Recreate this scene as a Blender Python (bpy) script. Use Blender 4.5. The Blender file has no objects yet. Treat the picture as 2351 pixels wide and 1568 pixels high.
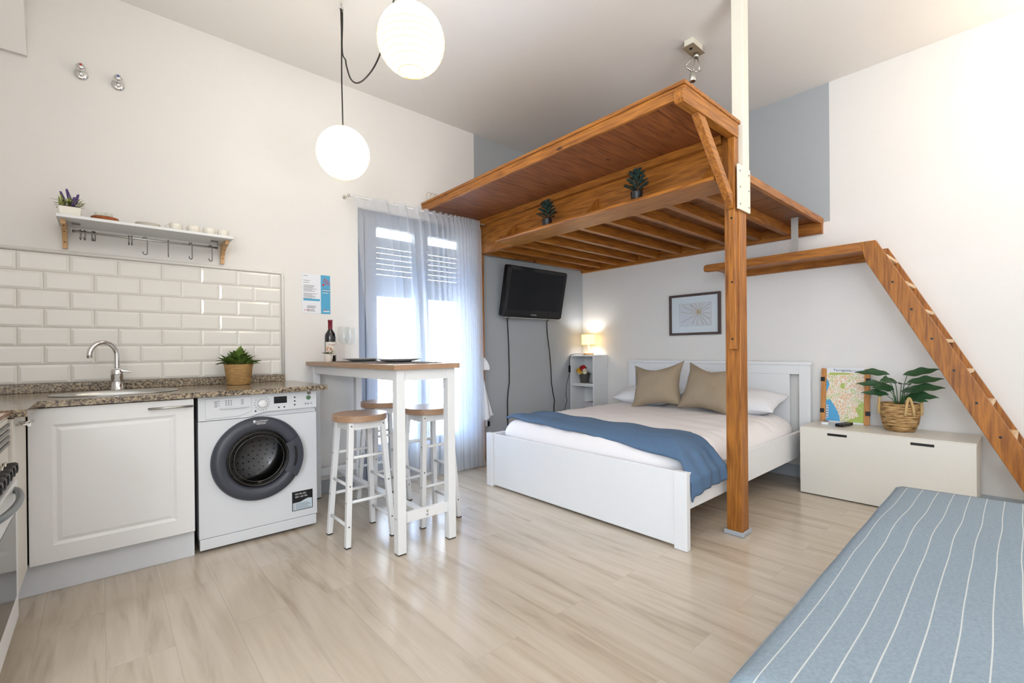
import bpy, bmesh, math, random
from math import sin, cos, pi, radians, sqrt, atan2
from mathutils import Vector, Matrix
random.seed(7)
scene = bpy.context.scene
COL = scene.collection

# ------------------------------------------------------------------ helpers
class MB:
    """collects shapes into one bmesh (world or local coordinates)"""
    def __init__(self):
        self.bm = bmesh.new()
        self.mi = 0
        self.smooth = False
    def _f(self, vs):
        try:
            f = self.bm.faces.new(vs)
        except ValueError:
            return None
        f.material_index = self.mi
        f.smooth = self.smooth
        return f
    def box(self, x0, x1, y0, y1, z0, z1, M=None):
        c = [(x0,y0,z0),(x1,y0,z0),(x1,y1,z0),(x0,y1,z0),(x0,y0,z1),(x1,y0,z1),(x1,y1,z1),(x0,y1,z1)]
        v = [self.bm.verts.new(M @ Vector(p) if M else p) for p in c]
        for q in ((3,2,1,0),(4,5,6,7),(0,1,5,4),(1,2,6,5),(2,3,7,6),(3,0,4,7)):
            self._f([v[i] for i in q])
        return self
    def hexa(self, c):
        v = [self.bm.verts.new(p) for p in c]
        for q in ((3,2,1,0),(4,5,6,7),(0,1,5,4),(1,2,6,5),(2,3,7,6),(3,0,4,7)):
            self._f([v[i] for i in q])
        return self
    def beam(self, p, q, w, d, up=(0,0,1)):
        """rectangular bar from p to q; w across, d along 'up'"""
        p = Vector(p); q = Vector(q); a = (q-p).normalized(); up = Vector(up)
        s = a.cross(up).normalized(); u = s.cross(a).normalized()
        c = []
        for o in (p, q):
            c += [o - s*w/2 - u*d/2, o + s*w/2 - u*d/2, o + s*w/2 + u*d/2, o - s*w/2 + u*d/2]
        return self.hexa(c)
    def prism(self, pts, axis, a, b):
        """extrude a 2D outline; axis 'x': pts=(y,z), 'y': pts=(x,z), 'z': pts=(x,y)"""
        def P(p, t):
            return {'x': (t,p[0],p[1]), 'y': (p[0],t,p[1]), 'z': (p[0],p[1],t)}[axis]
        A = [self.bm.verts.new(P(p,a)) for p in pts]; B = [self.bm.verts.new(P(p,b)) for p in pts]
        n = len(pts)
        self._f(A[::-1]); self._f(B)
        for i in range(n):
            self._f([A[i],A[(i+1)%n],B[(i+1)%n],B[i]])
        return self
    def lathe(self, prof, c=(0,0,0), n=24, axis='z', cap=True, M=None):
        rings = []
        for r, h in prof:
            ring = []
            for i in range(n):
                t = 2*pi*i/n
                p = Vector((r*cos(t), r*sin(t), h))
                if axis == 'y': p = Vector((p.x, p.z, -p.y)) if False else Vector((r*cos(t), h, r*sin(t)))
                if axis == 'x': p = Vector((h, r*cos(t), r*sin(t)))
                if M: p = M @ p
                ring.append(self.bm.verts.new(p + Vector(c)))
            rings.append(ring)
        sm = self.smooth
        for k in range(len(rings)-1):
            for i in range(n):
                self._f([rings[k][i], rings[k][(i+1)%n], rings[k+1][(i+1)%n], rings[k+1][i]])
        if cap:
            self.smooth = False
            if prof[0][0] > 1e-5: self._f(rings[0][::-1])
            if prof[-1][0] > 1e-5: self._f(rings[-1])
            self.smooth = sm
        return self
    def tube(self, pts, r, n=8, closed=False, cap=True):
        pts = [Vector(p) for p in pts]; m = len(pts)
        rr = r if isinstance(r, (list, tuple)) else [r]*m
        rings = []; prev = None
        for i, p in enumerate(pts):
            a = pts[(i+1) % m] if (closed or i < m-1) else p
            b = pts[(i-1) % m] if (closed or i > 0) else p
            t = (a-b).normalized()
            if prev is None:
                s = t.cross(Vector((0,0,1)))
                if s.length < 1e-4: s = t.cross(Vector((1,0,0)))
            else:
                s = prev - t*prev.dot(t)
                if s.length < 1e-5: s = t.cross(Vector((0.3,0.5,0.8)))
            s.normalize(); prev = s
            u = t.cross(s)
            rings.append([self.bm.verts.new(p + (s*cos(2*pi*k/n) + u*sin(2*pi*k/n))*rr[i]) for k in range(n)])
        sm = self.smooth; self.smooth = True
        for i in range(m if closed else m-1):
            A, B = rings[i], rings[(i+1) % m]
            for k in range(n):
                self._f([A[k], A[(k+1)%n], B[(k+1)%n], B[k]])
        self.smooth = sm
        if cap and not closed:
            self._f(rings[0][::-1]); self._f(rings[-1])
        return self
    def sphere(self, c, rx, ry=None, rz=None, n=16, m=10):
        ry = ry or rx; rz = rz or rx
        sm = self.smooth; self.smooth = True
        prof = [(sin(pi*k/m), -cos(pi*k/m)) for k in range(m+1)]
        rings = []
        for r, h in prof:
            if r < 1e-5: rings.append([self.bm.verts.new((c[0], c[1], c[2]+h*rz))])
            else: rings.append([self.bm.verts.new((c[0]+r*rx*cos(2*pi*i/n), c[1]+r*ry*sin(2*pi*i/n), c[2]+h*rz)) for i in range(n)])
        for k in range(m):
            A, B = rings[k], rings[k+1]
            for i in range(n):
                j = (i+1) % n
                if len(A) == 1: self._f([A[0], B[j], B[i]])
                elif len(B) == 1: self._f([A[i], A[j], B[0]])
                else: self._f([A[i], A[j], B[j], B[i]])
        self.smooth = sm
        return self
    def grid(self, fn, nu, nv, closed_u=False):
        """fn(u,v) -> point, u,v in 0..1"""
        V = [[self.bm.verts.new(fn(i/nu, j/nv)) for j in range(nv+1)] for i in range(nu if closed_u else nu+1)]
        k = len(V)
        for i in range(nu):
            for j in range(nv):
                self._f([V[i][j], V[(i+1) % k][j], V[(i+1) % k][j+1], V[i][j+1]])
        return self
    def quad(self, a, b, c, d):
        self._f([self.bm.verts.new(p) for p in (a,b,c,d)])
        return self
    def poly(self, pts):
        self._f([self.bm.verts.new(p) for p in pts])
        return self

def _finish(name, mb, mats, origin, bevel, seg, norm, merge, solid=0, subd=0):
    bm = mb.bm
    if merge: bmesh.ops.remove_doubles(bm, verts=bm.verts, dist=merge)
    if norm: bmesh.ops.recalc_face_normals(bm, faces=bm.faces)
    if origin is not None: bmesh.ops.translate(bm, verts=bm.verts, vec=-Vector(origin))
    me = bpy.data.meshes.new(name)
    bm.to_mesh(me); bm.free()
    for m in (mats if isinstance(mats, (list, tuple)) else [mats]): me.materials.append(m)
    o = bpy.data.objects.new(name, me); COL.objects.link(o)
    if solid:
        s = o.modifiers.new('Solid', 'SOLIDIFY'); s.thickness = solid; s.offset = 0
    if subd:
        s = o.modifiers.new('Sub', 'SUBSURF'); s.levels = subd; s.render_levels = subd
    if bevel:
        b = o.modifiers.new('Bevel', 'BEVEL'); b.width = bevel; b.segments = seg
        b.limit_method = 'ANGLE'; b.angle_limit = radians(35)
    return o

def worldloc(o):
    v = Vector((0,0,0))
    while o is not None:
        v += o.location; o = o.parent
    return v

def part(name, mb, mat, parent, bevel=0, seg=2, norm=True, label=None, local=False, merge=0, solid=0, subd=0):
    """one mesh under its thing; shapes given in world coordinates unless local"""
    org = None if local else worldloc(parent)
    o = _finish(name, mb, mat, org, bevel, seg, norm, merge, solid, subd)
    o.parent = parent
    if label: o['label'] = label
    return o

def thing(name, label, cat, loc=(0,0,0), rz=0, group=None):
    o = bpy.data.objects.new(name, None); COL.objects.link(o)
    o.empty_display_size = .05
    o.location = loc; o.rotation_euler = (0,0,rz)
    o['label'] = label; o['category'] = cat
    if group: o['group'] = group
    return o

def solo(name, label, cat, mb, mat, loc=(0,0,0), bevel=0, seg=2, norm=True, group=None, local=False, rz=0, merge=0, solid=0, subd=0, kind=None):
    o = _finish(name, mb, mat, None if local else loc, bevel, seg, norm, merge, solid, subd)
    o.location = loc; o.rotation_euler = (0,0,rz)
    o['label'] = label; o['category'] = cat
    if group: o['group'] = group
    if kind: o['kind'] = kind
    return o

def struct(name, mb, mat, label=None, cat=None, parent=None, bevel=0, norm=True):
    o = _finish(name, mb, mat, worldloc(parent) if parent else None, bevel, 2, norm, 0)
    if parent: o.parent = parent
    else:
        o['kind'] = 'structure'
    if label: o['label'] = label
    if cat and not parent: o['category'] = cat
    return o

def clone(src, loc, label, rz=0, group=None):
    """copy a thing with its parts and sub-parts"""
    r = src.copy(); COL.objects.link(r); r.location = loc; r.rotation_euler = (0,0,rz)
    r['label'] = label
    if group: r['group'] = group
    for ch in list(src.children):
        c = ch.copy(); COL.objects.link(c); c.parent = r
        for g in list(ch.children):
            d = g.copy(); COL.objects.link(d); d.parent = c
    return r

def text_mb(txt, size, place, align='LEFT', thick=0.0004, sx=1.0):
    """real lettering as mesh; place(u,v,w)->point: u along the line, v up, w out of the surface"""
    cu = bpy.data.curves.new('lettering', 'FONT'); cu.body = txt; cu.size = size; cu.align_x = align
    cu.extrude = thick/2; cu.resolution_u = 3
    ob = bpy.data.objects.new('lettering', cu); COL.objects.link(ob)
    dg = bpy.context.evaluated_depsgraph_get(); dg.update()
    me = ob.evaluated_get(dg).to_mesh()
    mb = MB()
    vs = [mb.bm.verts.new(place(v.co.x*sx, v.co.y, v.co.z + thick/2)) for v in me.vertices]
    for p in me.polygons:
        mb._f([vs[i] for i in p.vertices])
    ob.evaluated_get(dg).to_mesh_clear()
    bpy.data.objects.remove(ob); bpy.data.curves.remove(cu)
    return mb

# ------------------------------------------------------------------ materials
def new_mat(name):
    m = bpy.data.materials.new(name); m.use_nodes = True
    nt = m.node_tree; b = nt.nodes['Principled BSDF']
    return m, nt, b
def lin(c):
    """sRGB 0-255 -> linear"""
    def f(x):
        x /= 255.0
        return x/12.92 if x <= .04045 else ((x+.055)/1.055)**2.4
    return tuple(f(x) for x in c) + (1.0,)
def nd(nt, t, **kw):
    n = nt.nodes.new(t)
    for k, v in kw.items(): setattr(n, k, v)
    return n
def plain(name, rgb, rough=.5, metal=0, spec=.5, noise=0, nscale=30, bump=0, bscale=200, coat=0):
    m, nt, b = new_mat(name)
    c = lin(rgb)
    b.inputs['Base Color'].default_value = c
    b.inputs['Roughness'].default_value = rough
    b.inputs['Metallic'].default_value = metal
    b.inputs['Specular IOR Level'].default_value = spec
    b.inputs['Coat Weight'].default_value = coat
    tc = nd(nt, 'ShaderNodeTexCoord')
    nz = nd(nt, 'ShaderNodeTexNoise'); nz.inputs['Scale'].default_value = nscale; nz.inputs['Detail'].default_value = 4
    nt.links.new(tc.outputs['Object'], nz.inputs['Vector'])
    mx = nd(nt, 'ShaderNodeMix', data_type='RGBA')
    k = noise if noise else .03
    mx.inputs['A'].default_value = tuple(min(1, x*(1-k)) for x in c[:3]) + (1,)
    mx.inputs['B'].default_value = tuple(min(1, x*(1+k)) for x in c[:3]) + (1,)
    nt.links.new(nz.outputs['Fac'], mx.inputs['Factor'])
    nt.links.new(mx.outputs['Result'], b.inputs['Base Color'])
    if bump:
        n2 = nd(nt, 'ShaderNodeTexNoise'); n2.inputs['Scale'].default_value = bscale; n2.inputs['Detail'].default_value = 3
        nt.links.new(tc.outputs['Object'], n2.inputs['Vector'])
        bp = nd(nt, 'ShaderNodeBump'); bp.inputs['Strength'].default_value = bump; bp.inputs['Distance'].default_value = .002
        nt.links.new(n2.outputs['Fac'], bp.inputs['Height']); nt.links.new(bp.outputs['Normal'], b.inputs['Normal'])
    return m
def wood(name, dark, light, axis, scale=1.0, rough=.45, knots=True, fine=42, coat=0.0):
    """grain running along 'axis' (object coordinates)"""
    m, nt, b = new_mat(name)
    tc = nd(nt, 'ShaderNodeTexCoord')
    mp = nd(nt, 'ShaderNodeMapping')
    s = [9*scale]*3; s['xyz'.index(axis)] = .7*scale
    mp.inputs['Scale'].default_value = s
    oi = nd(nt, 'ShaderNodeObjectInfo')
    nt.links.new(tc.outputs['Object'], mp.inputs['Vector'])
    mul = nd(nt, 'ShaderNodeMath', operation='MULTIPLY'); mul.inputs[1].default_value = 37.0
    nt.links.new(oi.outputs['Random'], mul.inputs[0])
    comb = nd(nt, 'ShaderNodeCombineXYZ')
    for i in range(3): nt.links.new(mul.outputs[0], comb.inputs[i])
    nt.links.new(comb.outputs[0], mp.inputs['Location'])
    n1 = nd(nt, 'ShaderNodeTexNoise'); n1.inputs['Scale'].default_value = 1.6; n1.inputs['Detail'].default_value = 2
    n1.inputs['Distortion'].default_value = .6
    nt.links.new(mp.outputs[0], n1.inputs['Vector'])
    # growth rings: sine of the noise field
    ml = nd(nt, 'ShaderNodeMath', operation='MULTIPLY'); ml.inputs[1].default_value = fine
    nt.links.new(n1.outputs['Fac'], ml.inputs[0])
    sn = nd(nt, 'ShaderNodeMath', operation='SINE'); nt.links.new(ml.outputs[0], sn.inputs[0])
    n2 = nd(nt, 'ShaderNodeTexNoise'); n2.inputs['Scale'].default_value = 9; n2.inputs['Detail'].default_value = 5
    nt.links.new(mp.outputs[0], n2.inputs['Vector'])
    a = nd(nt, 'ShaderNodeMath', operation='MULTIPLY_ADD'); a.inputs[1].default_value = .085; a.inputs[2].default_value = .05
    nt.links.new(sn.outputs[0], a.inputs[0])
    ad = nd(nt, 'ShaderNodeMath', operation='ADD'); nt.links.new(a.outputs[0], ad.inputs[0]); nt.links.new(n2.outputs['Fac'], ad.inputs[1])
    cr = nd(nt, 'ShaderNodeValToRGB')
    cr.color_ramp.elements[0].position = .25; cr.color_ramp.elements[0].color = lin(dark)
    cr.color_ramp.elements[1].position = .75; cr.color_ramp.elements[1].color = lin(light)
    nt.links.new(ad.outputs[0], cr.inputs['Fac'])
    col = cr.outputs['Color']
    if knots:
        mk = nd(nt, 'ShaderNodeMapping'); sk = [5.0]*3; sk['xyz'.index(axis)] = 2.2
        mk.inputs['Scale'].default_value = sk
        nt.links.new(tc.outputs['Object'], mk.inputs['Vector']); nt.links.new(comb.outputs[0], mk.inputs['Location'])
        vo = nd(nt, 'ShaderNodeTexVoronoi'); vo.inputs['Scale'].default_value = 1.1
        nt.links.new(mk.outputs[0], vo.inputs['Vector'])
        r2 = nd(nt, 'ShaderNodeValToRGB'); r2.color_ramp.elements[0].position = .035; r2.color_ramp.elements[0].color = (1,1,1,1)
        r2.color_ramp.elements[1].position = .085; r2.color_ramp.elements[1].color = (0,0,0,1)
        nt.links.new(vo.outputs['Distance'], r2.inputs['Fac'])
        mx = nd(nt, 'ShaderNodeMix', data_type='RGBA')
        nt.links.new(r2.outputs['Color'], mx.inputs['Factor']); nt.links.new(col, mx.inputs['A'])
        mx.inputs['B'].default_value = tuple(x*.28 for x in lin(dark)[:3]) + (1,)
        col = mx.outputs['Result']
    nt.links.new(col, b.inputs['Base Color'])
    b.inputs['Roughness'].default_value = rough
    b.inputs['Coat Weight'].default_value = coat
    return m
def mix_shader(name, kind, rgb, fac, rough=.5):
    """see-through cloth / glass: transparent mixed with another shader"""
    m = bpy.data.materials.new(name); m.use_nodes = True; nt = m.node_tree; nt.nodes.clear()
    out = nd(nt, 'ShaderNodeOutputMaterial'); tr = nd(nt, 'ShaderNodeBsdfTransparent'); mx = nd(nt, 'ShaderNodeMixShader')
    c = lin(rgb)
    if kind == 'glass':
        gl = nd(nt, 'ShaderNodeBsdfGlossy'); gl.inputs['Roughness'].default_value = rough
        l0 = nd(nt, 'ShaderNodeLayerWeight'); l0.inputs['Blend'].default_value = .35
        lw = nd(nt, 'ShaderNodeMath', operation='MULTIPLY_ADD'); lw.inputs[1].default_value = .26; lw.inputs[2].default_value = .015
        lp = nd(nt, 'ShaderNodeMath', operation='POWER'); lp.inputs[1].default_value = 2.0
        nt.links.new(l0.outputs['Facing'], lp.inputs[0]); nt.links.new(lp.outputs[0], lw.inputs[0])
        tr.inputs['Color'].default_value = c
        nt.links.new(lw.outputs[0], mx.inputs[0]); nt.links.new(tr.outputs[0], mx.inputs[1]); nt.links.new(gl.outputs[0], mx.inputs[2])
    else:
        df = nd(nt, 'ShaderNodeBsdfDiffuse'); df.inputs['Color'].default_value = c
        tl = nd(nt, 'ShaderNodeBsdfTranslucent'); tl.inputs['Color'].default_value = c
        m2 = nd(nt, 'ShaderNodeMixShader'); m2.inputs[0].default_value = .5
        nt.links.new(df.outputs[0], m2.inputs[1]); nt.links.new(tl.outputs[0], m2.inputs[2])
        mx.inputs[0].default_value = fac
        nt.links.new(tr.outputs[0], mx.inputs[1]); nt.links.new(m2.outputs[0], mx.inputs[2])
    nt.links.new(mx.outputs[0], out.inputs['Surface'])
    return m
def emit(name, rgb, strength, base=(255,250,240)):
    m, nt, b = new_mat(name)
    b.inputs['Base Color'].default_value = lin(base)
    b.inputs['Emission Color'].default_value = lin(rgb); b.inputs['Emission Strength'].default_value = strength
    b.inputs['Roughness'].default_value = .8
    return m

M = {}
M['wall'] = plain('white plaster', (238,235,231), .75, bump=.15, bscale=90, noise=.012)
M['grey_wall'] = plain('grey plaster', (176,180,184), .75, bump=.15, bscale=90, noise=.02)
M['ceiling'] = plain('ceiling paint', (246,243,240), .8, noise=.01)
M['white'] = plain('white lacquer', (240,241,243), .35, noise=.01)
M['white_matt'] = plain('white painted wood', (236,237,238), .5, noise=.015)
M['cream'] = plain('cream lacquer', (231,226,216), .4, noise=.015)
M['cabinet'] = plain('white foil cabinet', (238,238,239), .3, noise=.01)
M['appliance'] = plain('white enamel', (226,229,234), .25, noise=.008)
M['plinth'] = plain('pale grey plinth', (222,225,230), .35, noise=.01)
M['skirting'] = plain('grey skirting', (176,182,188), .5, noise=.03)
M['chrome'] = plain('chrome', (225,225,225), .12, metal=1)
M['steel'] = plain('brushed steel', (190,190,188), .3, metal=1, noise=.05)
M['dark_steel'] = plain('dark steel', (120,118,115), .35, metal=1, noise=.05)
M['black'] = plain('black plastic', (22,22,25), .35, noise=.05)
M['black_gloss'] = plain('black gloss', (14,14,18), .12, noise=.05)
M['charcoal'] = plain('charcoal plastic', (66,69,80), .4, noise=.03)
M['cable'] = plain('black cable', (35,33,32), .6)
M['dark_frame'] = plain('dark brown frame', (78,62,58), .4, noise=.1)
M['paper'] = plain('white card', (238,240,246), .8, noise=.01)
M['ceramic'] = plain('cream ceramic', (240,234,222), .25, noise=.01)
M['soil'] = plain('dark soil', (48,38,30), .9, noise=.3)
HD, HL = (116,64,18), (184,116,42)
for ax in 'xyz':
    M['pine_'+ax] = wood('honey pine '+ax, HD, HL, ax)
    M['birch_'+ax] = wood('pale birch '+ax, (196,150,98), (226,184,132), ax, knots=False, fine=40)
M['plank'] = wood('pine underside planks', (118,66,36), (168,104,62), 'x', scale=.8, fine=75)
M['tan_y'] = wood('tan laminate', (164,128,100), (182,148,120), 'y', scale=1.8, knots=False, fine=20, rough=.3)
M['ash'] = wood('cut pine tread', (206,168,120), (236,204,160), 'x', knots=False, fine=40)
M['glass'] = mix_shader('clear glass', 'glass', (250,252,252), .1, .02)
M['sheer'] = mix_shader('sheer white voile', 'cloth', (240,242,247), .34)
M['shade'] = emit('lit lantern paper', (255,246,228), 3.5)
M['linen'] = plain('white bed linen', (244,240,241), .9, noise=.02, nscale=60, bump=.1, bscale=500)
M['pillow'] = plain('white pillow cotton', (240,240,243), .9, noise=.01)
M['taupe'] = plain('taupe cotton', (164,147,124), .85, noise=.05, nscale=40, bump=.2, bscale=700)
M['blue_throw'] = plain('blue fleece', (86,112,142), .95, noise=.07, nscale=25, bump=.25, bscale=500)
M['white_cloth'] = plain('white cotton cloth', (240,242,246), .9, noise=.01)
M['leaf'] = plain('deep green leaf', (48,84,50), .4, noise=.25, nscale=18)
M['leaf_mid'] = plain('olive green leaf', (104,130,60), .5, noise=.35, nscale=40)
M['leaf_lime'] = plain('lime leaf', (160,170,84), .6, noise=.3, nscale=60)
M['pine_needle'] = plain('dark pine needle', (52,76,70), .7, noise=.25, nscale=60)
M['purple'] = plain('lavender bloom', (100,78,140), .7, noise=.25, nscale=80)
M['stem'] = plain('green stem', (70,104,62), .6, noise=.15)
M['silver'] = plain('silver metal', (212,210,204), .25, metal=1)
M['ivory_metal'] = plain('ivory painted steel', (236,230,214), .4)
# ------------------------------------------------------------------ setting
X0, Y0, ZC = 4.29, 3.56, 3.15

def floor_mat():
    m, nt, b = new_mat('pale oak laminate')
    tc = nd(nt, 'ShaderNodeTexCoord'); sp = nd(nt, 'ShaderNodeSeparateXYZ'); cb = nd(nt, 'ShaderNodeCombineXYZ')
    nt.links.new(tc.outputs['Object'], sp.inputs[0]); nt.links.new(sp.outputs['Y'], cb.inputs['X']); nt.links.new(sp.outputs['X'], cb.inputs['Y'])
    br = nd(nt, 'ShaderNodeTexBrick'); br.offset = .37; br.inputs['Scale'].default_value = 1
    br.inputs['Brick Width'].default_value = 1.28; br.inputs['Row Height'].default_value = .192
    br.inputs['Mortar Size'].default_value = .0012; br.inputs['Mortar Smooth'].default_value = .2; br.inputs['Bias'].default_value = 0
    br.inputs['Color1'].default_value = (0,0,0,1); br.inputs['Color2'].default_value = (1,1,1,1); br.inputs['Mortar'].default_value = (.5,.5,.5,1)
    nt.links.new(cb.outputs[0], br.inputs['Vector'])
    # grain shifted per plank
    mul = nd(nt, 'ShaderNodeVectorMath', operation='MULTIPLY_ADD')
    mul.inputs[1].default_value = (7, 3, 11)
    nt.links.new(br.outputs['Color'], mul.inputs[0]); nt.links.new(tc.outputs['Object'], mul.inputs[2])
    mp = nd(nt, 'ShaderNodeMapping'); mp.inputs['Scale'].default_value = (11, .9, 1)
    nt.links.new(mul.outputs[0], mp.inputs['Vector'])
    n1 = nd(nt, 'ShaderNodeTexNoise'); n1.inputs['Scale'].default_value = 1.3; n1.inputs['Detail'].default_value = 6; n1.inputs['Roughness'].default_value = .62; n1.inputs['Distortion'].default_value = .5
    nt.links.new(mp.outputs[0], n1.inputs['Vector'])
    cr = nd(nt, 'ShaderNodeValToRGB'); e = cr.color_ramp.elements
    e[0].position = .22; e[0].color = lin((164,147,126)); e[1].position = .62; e[1].color = lin((207,194,177))
    e2 = cr.color_ramp.elements.new(.44); e2.color = lin((197,183,165))
    nt.links.new(n1.outputs['Fac'], cr.inputs['Fac'])
    # occasional darker streaks
    mp2 = nd(nt, 'ShaderNodeMapping'); mp2.inputs['Scale'].default_value = (16, 1.5, 1)
    nt.links.new(mul.outputs[0], mp2.inputs['Vector'])
    n2 = nd(nt, 'ShaderNodeTexNoise'); n2.inputs['Scale'].default_value = .9; n2.inputs['Detail'].default_value = 3
    nt.links.new(mp2.outputs[0], n2.inputs['Vector'])
    r2 = nd(nt, 'ShaderNodeValToRGB'); r2.color_ramp.elements[0].position = .60; r2.color_ramp.elements[0].color = (0,0,0,1)
    r2.color_ramp.elements[1].position = .8; r2.color_ramp.elements[1].color = (.5,.5,.5,1)
    nt.links.new(n2.outputs['Fac'], r2.inputs['Fac'])
    mx = nd(nt, 'ShaderNodeMix', data_type='RGBA'); nt.links.new(r2.outputs['Color'], mx.inputs['Factor'])
    nt.links.new(cr.outputs['Color'], mx.inputs['A']); mx.inputs['B'].default_value = lin((150,130,110))
    # plank tone and seams
    hv = nd(nt, 'ShaderNodeHueSaturation'); nt.links.new(mx.outputs['Result'], hv.inputs['Color'])
    v = nd(nt, 'ShaderNodeMapRange'); v.inputs['To Min'].default_value = .975; v.inputs['To Max'].default_value = 1.02
    nt.links.new(br.outputs['Color'], v.inputs['Value']); nt.links.new(v.outputs[0], hv.inputs['Value'])
    m3 = nd(nt, 'ShaderNodeMix', data_type='RGBA'); nt.links.new(br.outputs['Fac'], m3.inputs['Factor'])
    nt.links.new(hv.outputs['Color'], m3.inputs['A']); m3.inputs['B'].default_value = lin((186,172,157))
    nt.links.new(m3.outputs['Result'], b.inputs['Base Color'])
    b.inputs['Roughness'].default_value = .21
    b.inputs['Specular IOR Level'].default_value = .7
    bp = nd(nt, 'ShaderNodeBump'); bp.inputs['Strength'].default_value = .05; bp.inputs['Distance'].default_value = .002
    nt.links.new(n1.outputs['Fac'], bp.inputs['Height']); nt.links.new(bp.outputs['Normal'], b.inputs['Normal'])
    return m
M['floor'] = floor_mat()

def granite_mat():
    m, nt, b = new_mat('speckled brown granite')
    tc = nd(nt, 'ShaderNodeTexCoord')
    n1 = nd(nt, 'ShaderNodeTexNoise'); n1.inputs['Scale'].default_value = 95; n1.inputs['Detail'].default_value = 3; n1.inputs['Roughness'].default_value = .7
    nt.links.new(tc.outputs['Object'], n1.inputs['Vector'])
    cr = nd(nt, 'ShaderNodeValToRGB'); e = cr.color_ramp.elements
    e[0].position = .36; e[0].color = lin((46,42,40)); e[1].position = .66; e[1].color = lin((196,180,152))
    a = cr.color_ramp.elements.new(.46); a.color = lin((118,104,90)); a = cr.color_ramp.elements.new(.55); a.color = lin((160,144,120))
    nt.links.new(n1.outputs['Fac'], cr.inputs['Fac']); nt.links.new(cr.outputs['Color'], b.inputs['Base Color'])
    b.inputs['Roughness'].default_value = .16
    return m
M['granite'] = granite_mat()
M['tile'] = plain('glossy white tile', (236,233,227), .12, noise=.01)
M['edging'] = plain('white tile edging', (238,235,229), .45)
M['grout'] = plain('grout', (226,220,210), .8)

mb = MB(); mb.box(-3.0, X0+.16, -3.0, Y0+.2, -.1, 0)
struct('floor', mb, M['floor'], 'pale oak laminate floor', 'floor')
mb = MB(); mb.box(-3.0, X0+.16, -3.0, Y0+.2, ZC, ZC+.12)
struct('ceiling', mb, M['ceiling'], 'high white ceiling', 'ceiling')

# kitchen wall with the balcony door opening, grey beyond the door
OX0, OX1, OZ = 1.53, 2.69, 2.22
mb = MB()
mb.box(-.87, OX0, Y0, Y0+.2, 0, ZC)
mb.box(OX0, OX1, Y0, Y0+.2, OZ, ZC)
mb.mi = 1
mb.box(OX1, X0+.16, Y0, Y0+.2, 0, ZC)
wl = struct('wall_left', mb, [M['wall'], M['grey_wall']], 'white kitchen wall turning grey beyond the balcony door', 'wall')
# bevelled metro tiles
mb = MB()
tz0, th, tw, g = .914, .1009, .2035, .0016
for r in range(7):
    za, zb = tz0 + r*th + g, tz0 + (r+1)*th - g
    x = -.87 - tw + ((.072 if r % 2 == 0 else .172) + .87) % tw
    while x < .953:
        xa, xb = max(x+g, -.868), min(x+tw-g, .953)
        x += tw
        if xb - xa < .02: continue
        by, bz = .013, .013
        y1, y2 = Y0-.006, Y0-.010
        o = [(xa,y1,za),(xb,y1,za),(xb,y1,zb),(xa,y1,zb)]
        i = [(xa+by,y2,za+bz),(xb-by,y2,za+bz),(xb-by,y2,zb-bz),(xa+by,y2,zb-bz)]
        w = [(xa,Y0,za),(xb,Y0,za),(xb,Y0,zb),(xa,Y0,zb)]
        mb.poly(i)
        for k in range(4):
            j = (k+1) % 4
            mb.poly([o[k], o[j], i[j], i[k]]); mb.poly([w[k], w[j], o[j], o[k]])
mb.mi = 1
mb.box(-.869, .953, Y0-.0035, Y0-.0005, tz0, tz0+7*th)
part('metro_tiles', mb, [M['tile'], M['grout']], wl, label='glossy white bevelled metro tiles')
mb = MB(); mb.smooth = True
def qround(cx, cz): pass
mb.tube([(-.868, Y0-.004, 1.633), (.955, Y0-.004, 1.633), (.965, Y0-.004, 1.631), (.968, Y0-.004, 1.62), (.968, Y0-.004, .868)], .0105, 14)
part('tile_edging', mb, M['edging'], wl, label='rounded white tile edging')

mb = MB()
mb.box(X0, X0+.16, -3.0, 1.055, 0, ZC); mb.box(X0, X0+.16, 1.055, Y0, 0, 2.06)
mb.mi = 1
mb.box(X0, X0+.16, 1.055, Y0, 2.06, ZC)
struct('wall_right', mb, [M['wall'], M['grey_wall']], 'white headboard wall, grey above the loft', 'wall')
mb = MB(); mb.box(-1.0, -.87, 1.0, Y0+.2, 0, ZC)
struct('wall_kitchen_side', mb, M['wall'], 'white side wall behind the cooker', 'wall')
mb = MB(); mb.box(-3.0, X0+.16, -3.12, -3.0, 0, ZC)
struct('wall_rear', mb, M['wall'], 'white wall behind the viewer', 'wall')

mb = MB(); mb.box(.99, OX0, Y0-.012, Y0, 0, .1); mb.box(OX1+.0, X0, Y0-.012, Y0, 0, .1)
struct('baseboard_left', mb, M['skirting'], 'grey skirting along the kitchen wall', 'skirting board', bevel=.003)
mb = MB(); mb.box(X0-.012, X0, -3.0, Y0-.012, 0, .1)
struct('baseboard_right', mb, M['skirting'], 'grey skirting along the headboard wall', 'skirting board', bevel=.003)
# sloping boxed-in soffit above the kitchen
mb = MB(); mb.prism([(Y0, 2.66), (Y0-.03, 2.655), (Y0-.30, ZC), (Y0, ZC)], 'x', -.868, -.285)
struct('trim_1', mb, M['wall'], 'sloping white soffit in the top left corner', 'soffit')

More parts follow.
